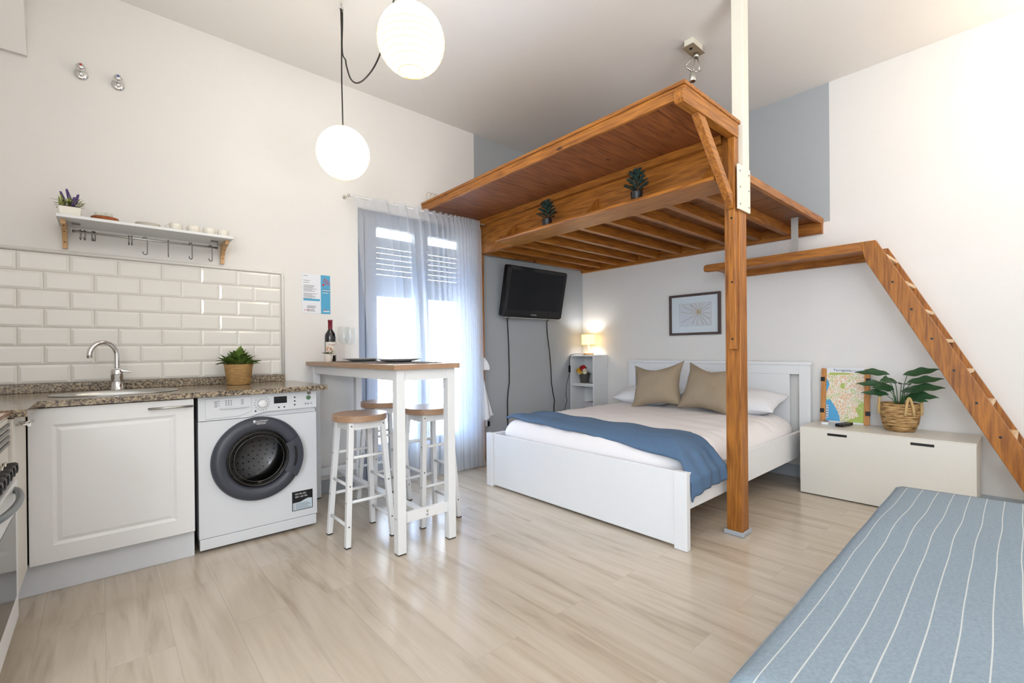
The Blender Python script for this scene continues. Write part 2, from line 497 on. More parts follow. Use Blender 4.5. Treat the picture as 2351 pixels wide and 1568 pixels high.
# balcony door: frame, two glazed leaves
mb = MB()
fy0, fy1 = 3.60, 3.66
mb.box(OX0, OX0+.07, fy0, fy1, 0, OZ); mb.box(OX1-.07, OX1, fy0, fy1, 0, OZ)
mb.box(OX0+.07, OX1-.07, fy0, fy1, OZ-.06, OZ); mb.box(OX0+.07, OX1-.07, fy0, fy1, 0, .025)
M['door_grey'] = plain('grey door frame', (156,164,178), .45, noise=.02)  # one even blue-grey for frame and leaves
dr = struct('door_1', mb, M['door_grey'], 'grey double balcony door behind the sheer curtain', 'door', bevel=.004)
def leaf(x0, x1, gx0, gx1, hx):
    m2 = MB(); y0, y1 = fy0-.012, fy1-.004
    m2.box(x0, gx0, y0, y1, .03, OZ-.055); m2.box(gx1, x1, y0, y1, .03, OZ-.055)
    m2.box(gx0, gx1, y0, y1, .03, .30); m2.box(gx0, gx1, y0, y1, 2.10, OZ-.055)
    lf = part('door_leaf', m2, M['door_grey'], dr, bevel=.004)
    m3 = MB(); m3.box(gx0, gx1, 3.622, 3.628, .30, 2.10)
    gl = part('glass_pane', m3, M['glass'], lf)
leaf(1.604, 2.115, 1.70, 2.06, 2.09); leaf(2.118, 2.616, 2.19, 2.54, 2.14)
m2 = MB(); m2.box(2.10, 2.125, fy0-.02, fy0-.012, 1.0, 1.1); m2.tube([(2.112,fy0-.02,1.06),(2.112,fy0-.05,1.06),(2.06,fy0-.055,1.055)], .008, 8)
part('door_handle', m2, M['steel'], dr)

# roller shutter half down outside the door
mb = MB()
z = 2.045
k = 0
while z > 1.56:
    gap = .0055 if 1 <= k <= 6 else 0
    mb.prism([(3.700, z), (3.712, z), (3.714, z-.023), (3.712, z-.046+gap), (3.700, z-.046+gap), (3.697, z-.023)], 'x', OX0+.02, OX1-.02)
    z -= .046; k += 1
mb.box(OX0+.02, OX1-.02, 3.692, 3.714, 1.545, 1.575)
mb2 = MB()
M['shutter'] = plain('grey shutter', (176,182,192), .5, noise=.03)
rs = thing('roller_shutter', 'grey slatted roller shutter half lowered outside the balcony door', 'roller shutter', (2.11, 3.70, 0))
part('slat_curtain', mb, M['shutter'], rs)
mb2.box(OX0+.005, OX0+.025, 3.68, 3.73, 0, 2.22); mb2.box(OX1-.025, OX1-.005, 3.68, 3.73, 0, 2.22)
part('guide_rail', mb2, M['shutter'], rs)

# outside: balcony slab, parapet, pale building across the street
M['street'] = plain('pale concrete', (214,216,220), .9, noise=.05)
M['facade'] = plain('white render', (244,242,238), .9, noise=.02)
M['blue_panel'] = plain('blue balcony panel', (150,176,214), .7, noise=.05)
mb = MB(); mb.box(.2, 4.2, Y0+.2, 4.75, -.16, -.02)
struct('balcony_floor', mb, M['street'], 'concrete balcony slab outside the door', 'balcony')
mb = MB()
mb.box(.2, 4.2, 4.66, 4.70, .0, .06); mb.box(.2, 4.2, 4.66, 4.70, .98, 1.02)
br = thing('balcony_railing', 'pale blue balcony railing outside the door', 'railing', (2.2, 4.68, 0))
part('rails', mb, M['blue_panel'], br)
mb = MB(); mb.box(.2, 4.2, 4.675, 4.685, .1, .62)
part('infill_panel', mb, M['blue_panel'], br)
mb = MB()
for k in range(27): mb.box(.2+k*.15, .215+k*.15, 4.672, 4.688, .62, .98)
part('balusters', mb, M['blue_panel'], br)
fa = thing('building', 'pale sunlit building across the street seen through the curtain', 'building', (3, 9.0, -6))
mb = MB(); mb.box(-6, 14, 9.0, 9.6, -6, 7)
part('wall', mb, M['facade'], fa)
for wx in (-2.2, .4, 3.0, 5.6, 8.2):
    for wz in (-1.6, 1.6, 4.8):
        mb = MB(); mb.box(wx, wx+1.0, 8.96, 9.0, wz, wz+1.5)
        part('window', mb, M['street'], fa)
# ------------------------------------------------------------------ kitchen run
def panel_door(x0, x1, z0, z1, y, t=.02):
    """routed panel door facing -y"""
    mb = MB()
    fx, fz = .075, .075
    o = [(x0,z0),(x1,z0),(x1,z1),(x0,z1)]
    def ring(d, dz): return [(x0+d,z0+dz),(x1-d,z0+dz),(x1-d,z1-dz),(x0+d,z1-dz)]
    R = [(ring(0,0), y), (ring(fx,fz), y), (ring(fx+.014,fz+.014), y+.007), (ring(fx+.03,fz+.03), y+.003)]
    V = [[mb.bm.verts.new((p[0], yy, p[1])) for p in r] for r, yy in R]
    bk = [mb.bm.verts.new((p[0], y+t, p[1])) for p in o]
    for a, b in zip(V, V[1:]):
        for k in range(4): mb._f([a[k], a[(k+1)%4], b[(k+1)%4], b[k]])
    mb._f(V[-1])
    for k in range(4): mb._f([bk[k], bk[(k+1)%4], V[0][(k+1)%4], V[0][k]])
    mb._f(bk[::-1])
    return mb

cb = thing('base_cabinet', 'white panelled base cabinet under the sink', 'cabinet', (.055, 3.2, 0))
mb = MB(); mb.box(-.246, .356, 2.922, 3.54, .14, .832)
part('carcass', mb, M['cabinet'], cb)
d = part('door', panel_door(-.246, .354, .143, .832, 2.90), M['cabinet'], cb, bevel=.002)
mb = MB(); mb.tube([(.165,2.872,.797),(.348,2.872,.797)], .006, 10)
mb.tube([(.185,2.872,.797),(.185,2.90,.797)], .004, 8); mb.tube([(.33,2.872,.797),(.33,2.90,.797)], .004, 8)
part('handle', mb, M['steel'], d, label='brushed steel bar handle')
mb = MB(); mb.box(-.30, .356, 2.945, 2.962, 0.001, .139)
part('plinth', mb, M['plinth'], cb)

# cabinet in the corner turned towards the room (facing +x)
sc_ = thing('corner_cabinet', 'narrow white corner cabinet with a short steel handle beside the cooker', 'cabinet', (-.5, 2.7, 0))
mb = MB(); mb.box(-.84, -.272, 2.515, 2.895, .14, .832)
part('carcass', mb, M['cream'], sc_)
mb = MB(); mb.box(-.271, -.25, 2.515, 2.892, .143, .832)
d = part('door', mb, M['cream'], sc_, bevel=.003)
mb = MB(); mb.tube([(-.213,2.56,.80),(-.213,2.70,.80)], .006, 10)
mb.tube([(-.25,2.585,.80),(-.213,2.585,.80)], .0045, 8); mb.tube([(-.25,2.675,.80),(-.213,2.675,.80)], .0045, 8)
part('handle', mb, M['chrome'], d, label='steel bar handle')
mb = MB(); mb.box(-.31, -.295, 2.515, 2.94, .001, .139)
part('plinth', mb, M['plinth'], sc_)

wt = thing('worktop', 'brown speckled granite worktop running along the tiled wall', 'worktop', (.1, 3.2, .835))
# slab with an oval cut-out for the sink
mb = MB()
SX, SY, SA, SB = .06, 3.185, .262, .185
N = 32
def slab_ring(z):
    ins = [mb.bm.verts.new((SX+(SA-.012)*cos(2*pi*k/N), SY+(SB-.012)*sin(2*pi*k/N), z)) for k in range(N)]
    out = []
    for k in range(N):
        a = 2*pi*k/N; c, s = cos(a), sin(a)
        t = min(.60/abs(c) if abs(c) > 1e-6 else 9, .30/abs(s) if abs(s) > 1e-6 else 9)
        out.append((SX + max(-.27, min(.30, c*t)), SY + max(-.30, min(.345, s*t*1.2))))
    return ins, out
ins1, _ = slab_ring(.865); ins0, _ = slab_ring(.837)
def rect_pt(k):
    a = 2*pi*k/N; c, s = cos(a), sin(a)
    hx, hy0, hy1 = .30, SY-2.88, 3.538-SY
    hy = hy1 if s > 0 else hy0
    t = min(hx/abs(c) if abs(c) > 1e-6 else 99, hy/abs(s) if abs(s) > 1e-6 else 99)
    return SX+c*t, SY+s*t
r1 = [mb.bm.verts.new((*rect_pt(k), .865)) for k in range(N)]; r0 = [mb.bm.verts.new((*rect_pt(k), .837)) for k in range(N)]
for k in range(N):
    j = (k+1) % N
    mb._f([r1[k], r1[j], ins1[j], ins1[k]]); mb._f([r0[j], r0[k], ins0[k], ins0[j]])
    mb._f([ins1[k], ins1[j], ins0[j], ins0[k]]); mb._f([r0[k], r0[j], r1[j], r1[k]])
mb.box(SX+.2995, 1.035, 2.88, 3.538, .837, .865)
mb.box(-.86, SX-.2995, 2.88, 3.538, .837, .865)
mb.box(-.86, -.212, 2.505, 2.8805, .837, .865)
# corner wedges of the ring
for cx_, cy_ in ((SX-.30, 2.88), (SX+.30, 2.88), (SX-.30, 3.538), (SX+.30, 3.538)):
    pts = sorted([rect_pt(k) for k in range(N)], key=lambda p: (p[0]-cx_)**2+(p[1]-cy_)**2)[:2]
    for zz in (.8649, .8371):
        mb.poly([(cx_,cy_,zz), (*pts[0],zz), (*pts[1],zz)])
    mb.poly([(cx_,cy_,.837),(*pts[0],.837),(*pts[0],.865),(cx_,cy_,.865)]); mb.poly([(cx_,cy_,.837),(*pts[1],.837),(*pts[1],.865),(cx_,cy_,.865)])
part('slab', mb, M['granite'], wt)
mb = MB(); mb.box(-.86, .968, 3.525, 3.548, .8655, .913)
part('upstand', mb, M['granite'], wt, bevel=.002)

sk = thing('sink', 'oval stainless steel sink set into the granite worktop', 'sink', (SX, SY, .866))
mb = MB(); mb.smooth = True
prof = [(1.0,.8665),(1.0,.8695),(.965,.8705),(.93,.867),(.90,.845),(.84,.76),(.70,.735),(.2,.730),(.0,.729)]
rings = [[mb.bm.verts.new((SX+SA*f*cos(2*pi*k/48), SY+SB*f*sin(2*pi*k/48), z)) for k in range(48)] if f > 0 else None for f, z in prof[:-1]]
for a, b in zip(rings, rings[1:]):
    for k in range(48): mb._f([a[k], a[(k+1)%48], b[(k+1)%48], b[k]])
mb._f(rings[-1])
part('bowl', mb, M['steel'], sk)
mb = MB(); mb.lathe([(.035,.7305),(.035,.733),(.02,.734)], (SX, SY, 0), 20)
part('drain', mb, M['chrome'], sk)

fc = thing('faucet', 'chrome kitchen tap with a tall swan-neck spout behind the sink', 'tap', (.062, 3.44, .866))
mb = MB(); mb.smooth = True
mb.lathe([(.032,.8655),(.032,.872),(.027,.876),(.027,.938),(.0285,.94),(.0285,.975),(.022,.985),(0,.986)], (.062,3.44,0), 24)
part('body', mb, M['chrome'], fc)
mb = MB(); pts = []
ux, uy = -.86, -.5
for k in range(5): pts.append((.062+.004*k*.0, 3.44, .975+.018*k))
R = .066
for k in range(15):
    a = pi - k*pi*1.06/14
    h = R + R*cos(a)
    pts.append((.062+ux*h, 3.44+uy*h, 1.062+R*sin(a)*1.08))
mb.tube(pts, [.0125]*len(pts), 14)
part('spout', mb, M['chrome'], fc)
mb = MB(); mb.hexa([(.075,3.42,.968),(.125,3.41,.962),(.125,3.43,.962),(.075,3.446,.968),(.07,3.42,.984),(.125,3.412,.970),(.125,3.428,.970),(.07,3.446,.984)])
mb.box(.045,.078,3.424,3.456,.968,.988)
part('lever', mb, M['chrome'], fc, bevel=.004)

# washing machine
wm = thing('washing_machine', 'white front-loading washing machine with a dark grey porthole door', 'washing machine', (.68, 3.22, 0))
WX0, WX1, WY = .376, .983, 2.935
mb = MB()
HX, HZ, HR = .664, .467, .166
def rim_pt(k, n=64):
    a = 2*pi*k/n; c, s = cos(a), sin(a)
    t = min((WX1-HX if c > 0 else HX-WX0)/abs(c) if abs(c) > 1e-6 else 99, (.703-HZ if s > 0 else HZ-.078)/abs(s) if abs(s) > 1e-6 else 99)
    return (HX+c*t, WY, HZ+s*t)
io = [mb.bm.verts.new((HX+HR*cos(2*pi*k/64), WY, HZ+HR*sin(2*pi*k/64))) for k in range(64)]
ib = [mb.bm.verts.new((HX+HR*cos(2*pi*k/64), WY+.03, HZ+HR*sin(2*pi*k/64))) for k in range(64)]
oo = [mb.bm.verts.new(rim_pt(k)) for k in range(64)]
for k in range(64):
    j = (k+1) % 64
    mb._f([oo[k], oo[j], io[j], io[k]]); mb._f([io[k], io[j], ib[j], ib[k]])
for cx_, cz_ in ((WX0,.078),(WX1,.078),(WX0,.703),(WX1,.703)):
    q = sorted([rim_pt(k) for k in range(64)], key=lambda p: (p[0]-cx_)**2+(p[2]-cz_)**2)[:2]
    mb.poly([(cx_, WY, cz_), q[0], q[1]])
mb.box(WX0, WX0+.012, WY+.0005, 3.50, .078, .703); mb.box(WX1-.012, WX1, WY+.0005, 3.50, .078, .703); mb.box(WX0+.012, WX1-.012, 3.488, 3.50, .078, .703); mb.box(WX0+.012, WX1-.012, WY+.0005, 3.488, .078, .09)
mb.box(WX0+.004, WX1-.004, WY+.012, 3.50, .703, .832); mb.box(WX0+.01, WX1-.01, WY+.02, 3.48, .012, .08)
part('body', mb, M['appliance'], wm)
mb = MB(); mb.smooth = True
mb.lathe([(.166,WY+.03),(.20,WY+.05),(.235,WY+.08),(.235,WY+.36),(.20,WY+.40),(0,WY+.41)], (HX,0,HZ), 64, 'y', cap=False)
mb.mi = 1; mb.smooth = False
for q in range(5):
    for k in range(40):
        a = 2*pi*k/40 + q*.08; yy = WY+.12+.055*q
        n_ = Vector((cos(a),0,sin(a))); c_ = Vector((HX,yy,HZ)) + n_*.2335; t_ = Vector((-sin(a),0,cos(a)))
        mb.poly([c_ + t_*.005*cos(b*pi/3) + Vector((0,.005*sin(b*pi/3),0)) for b in range(6)])
for q in (.06,.10,.14,.18):
    for k in range(int(q*200)):
        a = 2*pi*k/int(q*200); c_ = Vector((HX+q*cos(a), WY+.395, HZ+q*sin(a)))
        mb.poly([c_ + Vector((.004*cos(b*pi/3),0,.004*sin(b*pi/3))) for b in range(6)])
drum = part('drum', mb, [M['steel'], M['black']], wm, label='perforated steel drum inside', norm=False)
mb = MB()
mb.prism([(WX0,.7065),(.62,.7065),(.66,.722),(.70,.730),(WX1,.733),(WX1,.832),(WX0,.832)], 'y', WY-.006, WY+.011)
mb.mi = 1
for k in range(16):
    if k in (3,4,5): continue
    a = 2*pi*k/16 + .2
    mb.lathe([(.0022,WY-.0064),(.0022,WY-.0074)], (.682+.038*cos(a),0,.778+.038*sin(a)), 8, 'y')
for (bx,bz) in ((.648,.737),(.858,.80),(.858,.778),(.858,.756),(.77,.748),(.80,.748)):
    mb.lathe([(.005,WY-.0064),(.005,WY-.0072)], (bx,0,bz), 10, 'y')
for r in range(6):
    mb.box(.448, .462+.012*(r%2), WY-.0116, WY-.0111, .776+r*.006, .778+r*.006)
for r in range(4):
    for c in range(3): mb.box(.50+c*.012, .507+c*.012, WY-.0116, WY-.0111, .782+r*.008, .785+r*.008)
    mb.box(.575, .588, WY-.0116, WY-.0111, .782+r*.008, .7845+r*.008)
cp = part('control_panel', mb, [M['appliance'], M['charcoal']], wm)
mb = MB(); mb.prism([(.408,.715),(.57,.718),(.628,.742),(.625,.822),(.408,.822)], 'y', WY-.011, WY-.0065)
dd = part('detergent_drawer', mb, M['appliance'], cp, bevel=.003)
mb = MB(); mb.hexa([(.475,WY-.022,.764),(.615,WY-.022,.764),(.615,WY-.0112,.764),(.475,WY-.0112,.764),(.475,WY-.013,.772),(.615,WY-.013,.772),(.615,WY-.0112,.772),(.475,WY-.0112,.772)])
part('drawer_grip', mb, M['appliance'], cp)
mb = MB(); mb.smooth = True
mb.lathe([(.024,WY-.006),(.023,WY-.022),(.020,WY-.026),(0,WY-.0262)], (.682,0,.778), 24, 'y')
part('programme_dial', mb, M['white'], cp)
mb = MB(); mb.box(.744, .814, WY-.0085, WY-.0062, .772, .811)
part('display', mb, M['black_gloss'], cp, label='black display window')
mb = MB(); mb.lathe([(.0135,WY-.0064),(.0135,WY-.0078)], (.937,0,.793), 20, 'y')
part('energy_badge', mb, plain('green badge', (92,128,100), .6), cp, label='round green badge')
mb = MB(); mb.box(.930,.950, WY-.0078, WY-.0064, .812, .828)
part('square_sticker', mb, plain('brown grey sticker', (128,120,112), .6), cp)
def front(px, pz, y): return lambda u, v, w: (px+u, y-w, pz+v)
part('lettering', text_mb('8 6L A', .016, front(.915,.752,WY-.0064), sx=1.0), M['charcoal'], cp, label='grey printed marks 8 6 L A')
# porthole
DX, DZ = .664, .467
mb = MB(); mb.smooth = True
mb.lathe([(.236,WY-.001),(.236,WY-.012),(.228,WY-.030),(.20,WY-.040),(.172,WY-.036),(.165,WY-.022),(.160,WY-.010)], (DX,0,DZ), 64, 'y', cap=False)
dr_ = part('door_ring', mb, M['charcoal'], wm, label='dark grey porthole ring')
M['porthole'] = mix_shader('smoked door glass', 'glass', (150,150,152), .1, .03)
mb = MB(); mb.smooth = True
mb.lathe([(.161,WY-.018),(.150,WY-.022),(.135,WY-.012),(.115,WY+.03),(.09,WY+.055),(.05,WY+.065),(0,WY+.067)], (DX,0,DZ), 48, 'y', cap=False)
part('door_glass', mb, M['porthole'], dr_, label='smoked bowl-shaped door glass', solid=0)
mb = MB(); mb.smooth = True
for rr in (.150, .128):
    mb.tube([(DX+rr*cos(2*pi*k/48), WY-.021 if rr > .14 else WY-.017, DZ+rr*sin(2*pi*k/48)) for k in range(48)], .0015, 6, closed=True)
part('glass_rim', mb, M['dark_steel'], dr_)
mb = MB()
mb.grid(lambda u, v: (DX+(.150+.078*v)*cos(radians(-34+62*u)), WY-.042-.004*sin(pi*v), DZ+(.150+.078*v)*sin(radians(-34+62*u))), 16, 4)
part('door_handle', mb, M['charcoal'], dr_, solid=.012)
mb = MB()
mb.grid(lambda u, v: (DX+(.180+.014*v)*cos(radians(-20+36*u)), WY-.0525, DZ+(.180+.014*v)*sin(radians(-20+36*u))), 12, 1)
part('grip_slot', mb, M['black'], dr_, solid=.001)
def ringtext(u0, v0): return lambda u, v, w: (DX-.035+u+u0, WY-.0385-w-.0015, DZ+.208+v+v0)
part('maker_name', text_mb('HOTPOINT', .0115, ringtext(.014,.004), sx=1.05), M['white'], dr_, label='small white lettering HOTPOINT ARISTON')
part('maker_name', text_mb('ARISTON', .010, ringtext(.016,-.011), sx=1.1), M['white'], dr_)
mb = MB(); mb.box(DX-.035, DX-.024, WY-.0405, WY-.0388, DZ+.211, DZ+.222); mb.box(DX-.035, DX+.03, WY-.0405, WY-.0388, DZ+.2065, DZ+.2078)
part('logo_square', mb, M['white'], dr_)
mb = MB(); mb.box(WX0+.003, WX1-.003, WY+.002, WY+.03, .015, .0745)
part('kick_panel', mb, M['appliance'], wm, bevel=.004)
# service sticker
st = MB(); st.box(.839, .957, WY-.0016, WY-.0004, .119, .233)
sp_ = part('service_sticker', st, M['black'], wm, label='black and pale service sticker')
mb = MB(); pts = [(.843,.123),(.953,.123),(.953,.180),(.93,.184),(.91,.178),(.885,.168),(.843,.166)]
mb.prism(pts, 'y', WY-.0022, WY-.0017)
part('sticker_wave', mb, plain('pale blue sticker', (206,222,232), .6), sp_)
part('sticker_text', text_mb('020 096 002', .0125, front(.856,.213,WY-.0018)), M['white'], sp_)
part('sticker_text', text_mb('0871 469 700', .0125, front(.856,.196,WY-.0018)), M['white'], sp_)
mb = MB()
for r in range(6): mb.box(.858, .945-.008*(r%3), WY-.0026, WY-.0023, .128+r*.0062, .1297+r*.0062)
part('sticker_lines', mb, M['charcoal'], sp_)
mb = MB()
for r in range(5): mb.lathe([(.0022,WY-.0026),(.0022,WY-.0023)], (.850,0,.130+r*.007), 8, 'y')
part('sticker_dots', mb, plain('red print', (150,60,70), .6), sp_)

# cooker
ck = thing('cooker', 'white free-standing cooker with black knobs at the left edge', 'cooker', (-.52, 2.2, 0))
CX, CY0, CY1 = -.262, 1.91, 2.508
mb = MB(); mb.box(-.84, CX, CY0, CY1, .06, .838); mb.box(-.80, CX-.04, CY0+.01, CY1-.01, .002, .06)
part('body', mb, M['cream'], ck, bevel=.004)
mb = MB(); mb.box(-.84, CX+.004, CY0, CY1, .840, .858)
lid = part('hob_lid', mb, plain('beige enamel lid', (216,200,176), .25), ck, bevel=.004)
mb = MB(); mb.box(-.845, CX+.01, CY1-.006, CY1-.001, .858, .862); mb.box(CX+.004, CX+.012, CY0, CY1, .856, .862)
part('lid_edge', mb, plain('brown lid edge', (120,84,60), .5), lid)
mb = MB()
for k in range(4): mb.box(CX-.002, CX+.006, CY0+.02, CY1-.012, .742+k*.022, .753+k*.022)
part('vent_slots', mb, M['dark_steel'], ck)
for k in range(6):
    mb = MB(); mb.smooth = True
    kc = (0, CY1-.135-k*.068, .672)
    mb.lathe([(.022,CX),(.022,CX+.008),(.020,CX+.012),(.021,CX+.030),(.017,CX+.037),(0,CX+.039)], kc, 20, 'x')
    kn = part('knob', mb, M['black_gloss'], ck)
    mb = MB(); mb.smooth = True; mb.lathe([(.0232,CX+.003),(.0245,CX+.008),(.0232,CX+.011)], kc, 20, 'x')
    part('knob_ring', mb, M['silver'], kn)
mb = MB(); mb.box(CX, CX+.022, CY0+.006, CY1-.006, .10, .608)
od = part('oven_door', mb, M['white'], ck, bevel=.004, label='white oven door')
mb = MB(); mb.box(CX+.0225, CX+.0235, CY0+.07, CY1-.07, .20, .50)
part('oven_window', mb, M['black_gloss'], od)
mb = MB(); mb.box(CX, CX+.012, CY0+.01, CY1-.01, .612, .632)
part('dark_gap', mb, M['charcoal'], ck)
mb = MB(); pts = []
for k in range(25):
    t = k/24; pts.append((CX+.020+.032*sin(pi*t)**.6, CY1-.075-(CY1-CY0-.15)*t, .585))
mb.tube(pts, .011, 10)
part('oven_handle', mb, plain('grey handle', (132,138,142), .35, metal=.6), od, label='curved grey oven handle')

# basket plant
def lf(mb, base, d, up, L, W, fold=.15, droop=.2, seg=6):
    """one pointed leaf"""
    d = Vector(d).normalized(); up = Vector(up); s = d.cross(up)
    if s.length < 1e-3: s = Vector((1,0,0))
    s.normalize(); n = s.cross(d).normalized()
    base = Vector(base); rows = []
    for i in range(seg+1):
        t = i/seg
        w = W*(sin(pi*min(1, t**.75)))*.5 if i < seg else 0
        c = base + d*(L*t) + n*(-droop*L*t*t)
        if i in (0, seg): rows.append([mb.bm.verts.new(c)])
        else: rows.append([mb.bm.verts.new(c - s*w + n*(fold*w)), mb.bm.verts.new(c), mb.bm.verts.new(c + s*w + n*(fold*w))])
    sm = mb.smooth; mb.smooth = True
    for a, b in zip(rows, rows[1:]):
        if len(a) == 1 and len(b) == 3: mb._f([a[0], b[0], b[1]]); mb._f([a[0], b[1], b[2]])
        elif len(a) == 3 and len(b) == 3:
            mb._f([a[0], b[0], b[1], a[1]]); mb._f([a[1], b[1], b[2], a[2]])
        elif len(a) == 3: mb._f([a[0], b[0], a[1]]); mb._f([a[1], b[0], a[2]])
    mb.smooth = sm

def weave_mat(name, dark, light, rows, cols, ang=False):
    m, nt, b = new_mat(name)
    tc = nd(nt, 'ShaderNodeTexCoord'); sp = nd(nt, 'ShaderNodeSeparateXYZ'); nt.links.new(tc.outputs['Object'], sp.inputs[0])
    at = nd(nt, 'ShaderNodeMath', operation='ARCTAN2'); nt.links.new(sp.outputs['Y'], at.inputs[0]); nt.links.new(sp.outputs['X'], at.inputs[1])
    cb_ = nd(nt, 'ShaderNodeCombineXYZ')
    nt.links.new(at.outputs[0], cb_.inputs['X']); nt.links.new(sp.outputs['Z'], cb_.inputs['Y'])
    br = nd(nt, 'ShaderNodeTexBrick'); br.offset = .5; br.inputs['Scale'].default_value = 1
    br.inputs['Brick Width'].default_value = 2*pi/cols; br.inputs['Row Height'].default_value = rows
    br.inputs['Mortar Size'].default_value = rows*.14; br.inputs['Mortar Smooth'].default_value = .8
    br.inputs['Color1'].default_value = lin(light); br.inputs['Color2'].default_value = lin(tuple(x*.86 for x in light)); br.inputs['Mortar'].default_value = lin(dark)
    nt.links.new(cb_.outputs[0], br.inputs['Vector'])
    nz = nd(nt, 'ShaderNodeTexNoise'); nz.inputs['Scale'].default_value = 60; nt.links.new(tc.outputs['Object'], nz.inputs['Vector'])
    mx = nd(nt, 'ShaderNodeMix', data_type='RGBA', blend_type='MULTIPLY'); mx.inputs['Factor'].default_value = .45
    nt.links.new(br.outputs['Color'], mx.inputs['A']); nt.links.new(nz.outputs['Color'], mx.inputs['B'])
    nt.links.new(br.outputs['Color'], b.inputs['Base Color'])
    bp = nd(nt, 'ShaderNodeBump'); bp.inputs['Strength'].default_value = .8; bp.inputs['Distance'].default_value = .004; bp.invert = True
    nt.links.new(br.outputs['Fac'], bp.inputs['Height']); nt.links.new(bp.outputs['Normal'], b.inputs['Normal'])
    b.inputs['Roughness'].default_value = .6
    return m
M['wicker'] = weave_mat('honey wicker', (124,80,34), (226,180,116), .0085, 26)
M['wicker_dark'] = weave_mat('brown wicker', (92,40,14), (190,104,52), .006, 24)

bp_ = thing('basket_plant', 'leafy green plant in a honey wicker basket on the granite worktop', 'potted plant', (.655, 3.385, .866))
mb = MB(); mb.smooth = True
mb.lathe([(0,.0005),(.062,.0005),(.066,.003),(.080,.118),(.084,.126),(.082,.131),(.076,.131),(.074,.115),(0,.112)], n=36, cap=False)
part('basket', mb, M['wicker'], bp_, local=True)
mb = MB(); rnd = random.Random(3)
for k in range(150):
    a = rnd.uniform(0, 2*pi); r = rnd.uniform(.0, .072); el = rnd.uniform(.2, 1.45)
    if r > .045: el = rnd.uniform(.0, .9)
    d_ = (cos(a)*cos(el), sin(a)*cos(el), sin(el))
    lf(mb, (r*cos(a), r*sin(a), .122 + rnd.uniform(0, .065)*(1-r/.09)), d_, (0,0,1), rnd.uniform(.05,.078), rnd.uniform(.034,.046), .35, rnd.uniform(-.1,.35), 6)
part('foliage', mb, M['leaf_mid'], bp_, local=True, norm=False)

# two capped valves on the wall
def valve(name_label, x, z, cap_rgb, rot):
    v = thing('pipe_valve', name_label, 'valve', (x, Y0, z), group='capped chrome valves high on the kitchen wall')
    mb = MB(); mb.smooth = True
    mb.lathe([(.032,-.001),(.031,-.006),(.022,-.014),(.0,-.015)], n=24, axis='y')
    part('wall_rose', mb, M['chrome'], v, local=True)
    mb = MB(); mb.smooth = True
    mb.tube([(0,-.012,0),(0,-.034,0)], .011, 14); mb.sphere((0,-.036,-.012), .014, .012, .014)
    part('valve_body', mb, M['chrome'], v, local=True)
    mb = MB(); mb.smooth = True
    mb.lathe([(.013,0),(.021,.008),(.021,.026),(.015,.034),(0,.035)], n=8, M=Matrix.Translation((0,-.036,.010)) @ Matrix.Rotation(radians(62),4,'X'))
    h = part('handwheel', mb, M['chrome'], v, local=True)
    mb = MB(); mb.smooth = True
    mb.lathe([(.006,.0352),(.005,.0385),(0,.039)], n=14, M=Matrix.Translation((0,-.036,.010)) @ Matrix.Rotation(radians(62),4,'X'))
    part('colour_cap', mb, plain(name_label.split()[0]+' cap', cap_rgb, .4), h, local=True)
valve('chrome wall valve with a red cap, left of the pair', -.075, 2.648, (214,60,40), 0)
valve('chrome wall valve with a blue cap, right of the pair', .083, 2.645, (60,90,190), 0)

# wall shelf with rail
ws = thing('wall_shelf', 'white wall shelf on two wooden brackets above the tiles', 'shelf', (.22, Y0, 1.657))
mb = MB(); mb.box(-.172, .622, 3.318, Y0-.001, 1.780, 1.796)
part('board', mb, M['white_matt'], ws, bevel=.002)
for bx in (-.158, .588):
    mb = MB()
    pr = [(Y0-.001,1.655),(Y0-.020,1.655)]
    for k in range(9):
        t = k/8; pr.append((Y0-.022-.165*(1-cos(t*pi/2)), 1.672+.085*sin(t*pi/2)))
    pr += [(3.372,1.7795),(Y0-.001,1.7795)]
    mb.prism(pr, 'x', bx, bx+.02)
    bk = part('bracket', mb, M['birch_z'], ws)
    mb = MB()
    for t in (.12,.55,.86):
        mb = MB(); mb.sphere((bx+.01, Y0-.0225-.165*(1-cos(t*pi/2)), 1.672+.085*sin(t*pi/2)), .0032, n=10, m=6)
        part('screw_hole', mb, M['black'], bk)
hr = thing('utensil_rail', 'steel utensil rail hanging below the white wall shelf', 'rail', (.22, 3.45, 1.74))
mb = MB(); mb.smooth = True; mb.tube([(-.122,3.435,1.735),(.560,3.435,1.735)], .0065, 12)
part('bar', mb, M['steel'], hr)
for rx, dx in ((-.118, .035), (.556, -.035)):
    mb = MB(); mb.box(min(rx, rx+dx), max(rx, rx+dx), 3.43, 3.47, 1.776, 1.7795); mb.box(rx-.002, rx+.002, 3.428, 3.445, 1.722, 1.778)
    part('mount', mb, M['dark_steel'], hr)
def s_hook(label, x, big, yaw):
    L = .078 if big else .034; r = .011 if big else .0085
    o = None
    mb = MB(); pts = []
    for k in range(9):
        a = radians(200) - k*radians(200)/8
        pts.append((r*cos(a), 0, r*sin(a)))
    pts.append((r, 0, -L*.5))
    for k in range(9):
        a = -k*radians(200)/8*1.0
        pts.append((r - r*1.0 + r*cos(a) if False else r*(2*0+1) - r + r*cos(a), 0, -L + r*sin(a)))
    mb.tube(pts, .0026 if big else .003, 8)
    return solo('s_hook', label, 'hook', mb, M['dark_steel'], (x, 3.435, 1.7365 - .0), rz=yaw, group='S-hooks on the utensil rail', local=True)
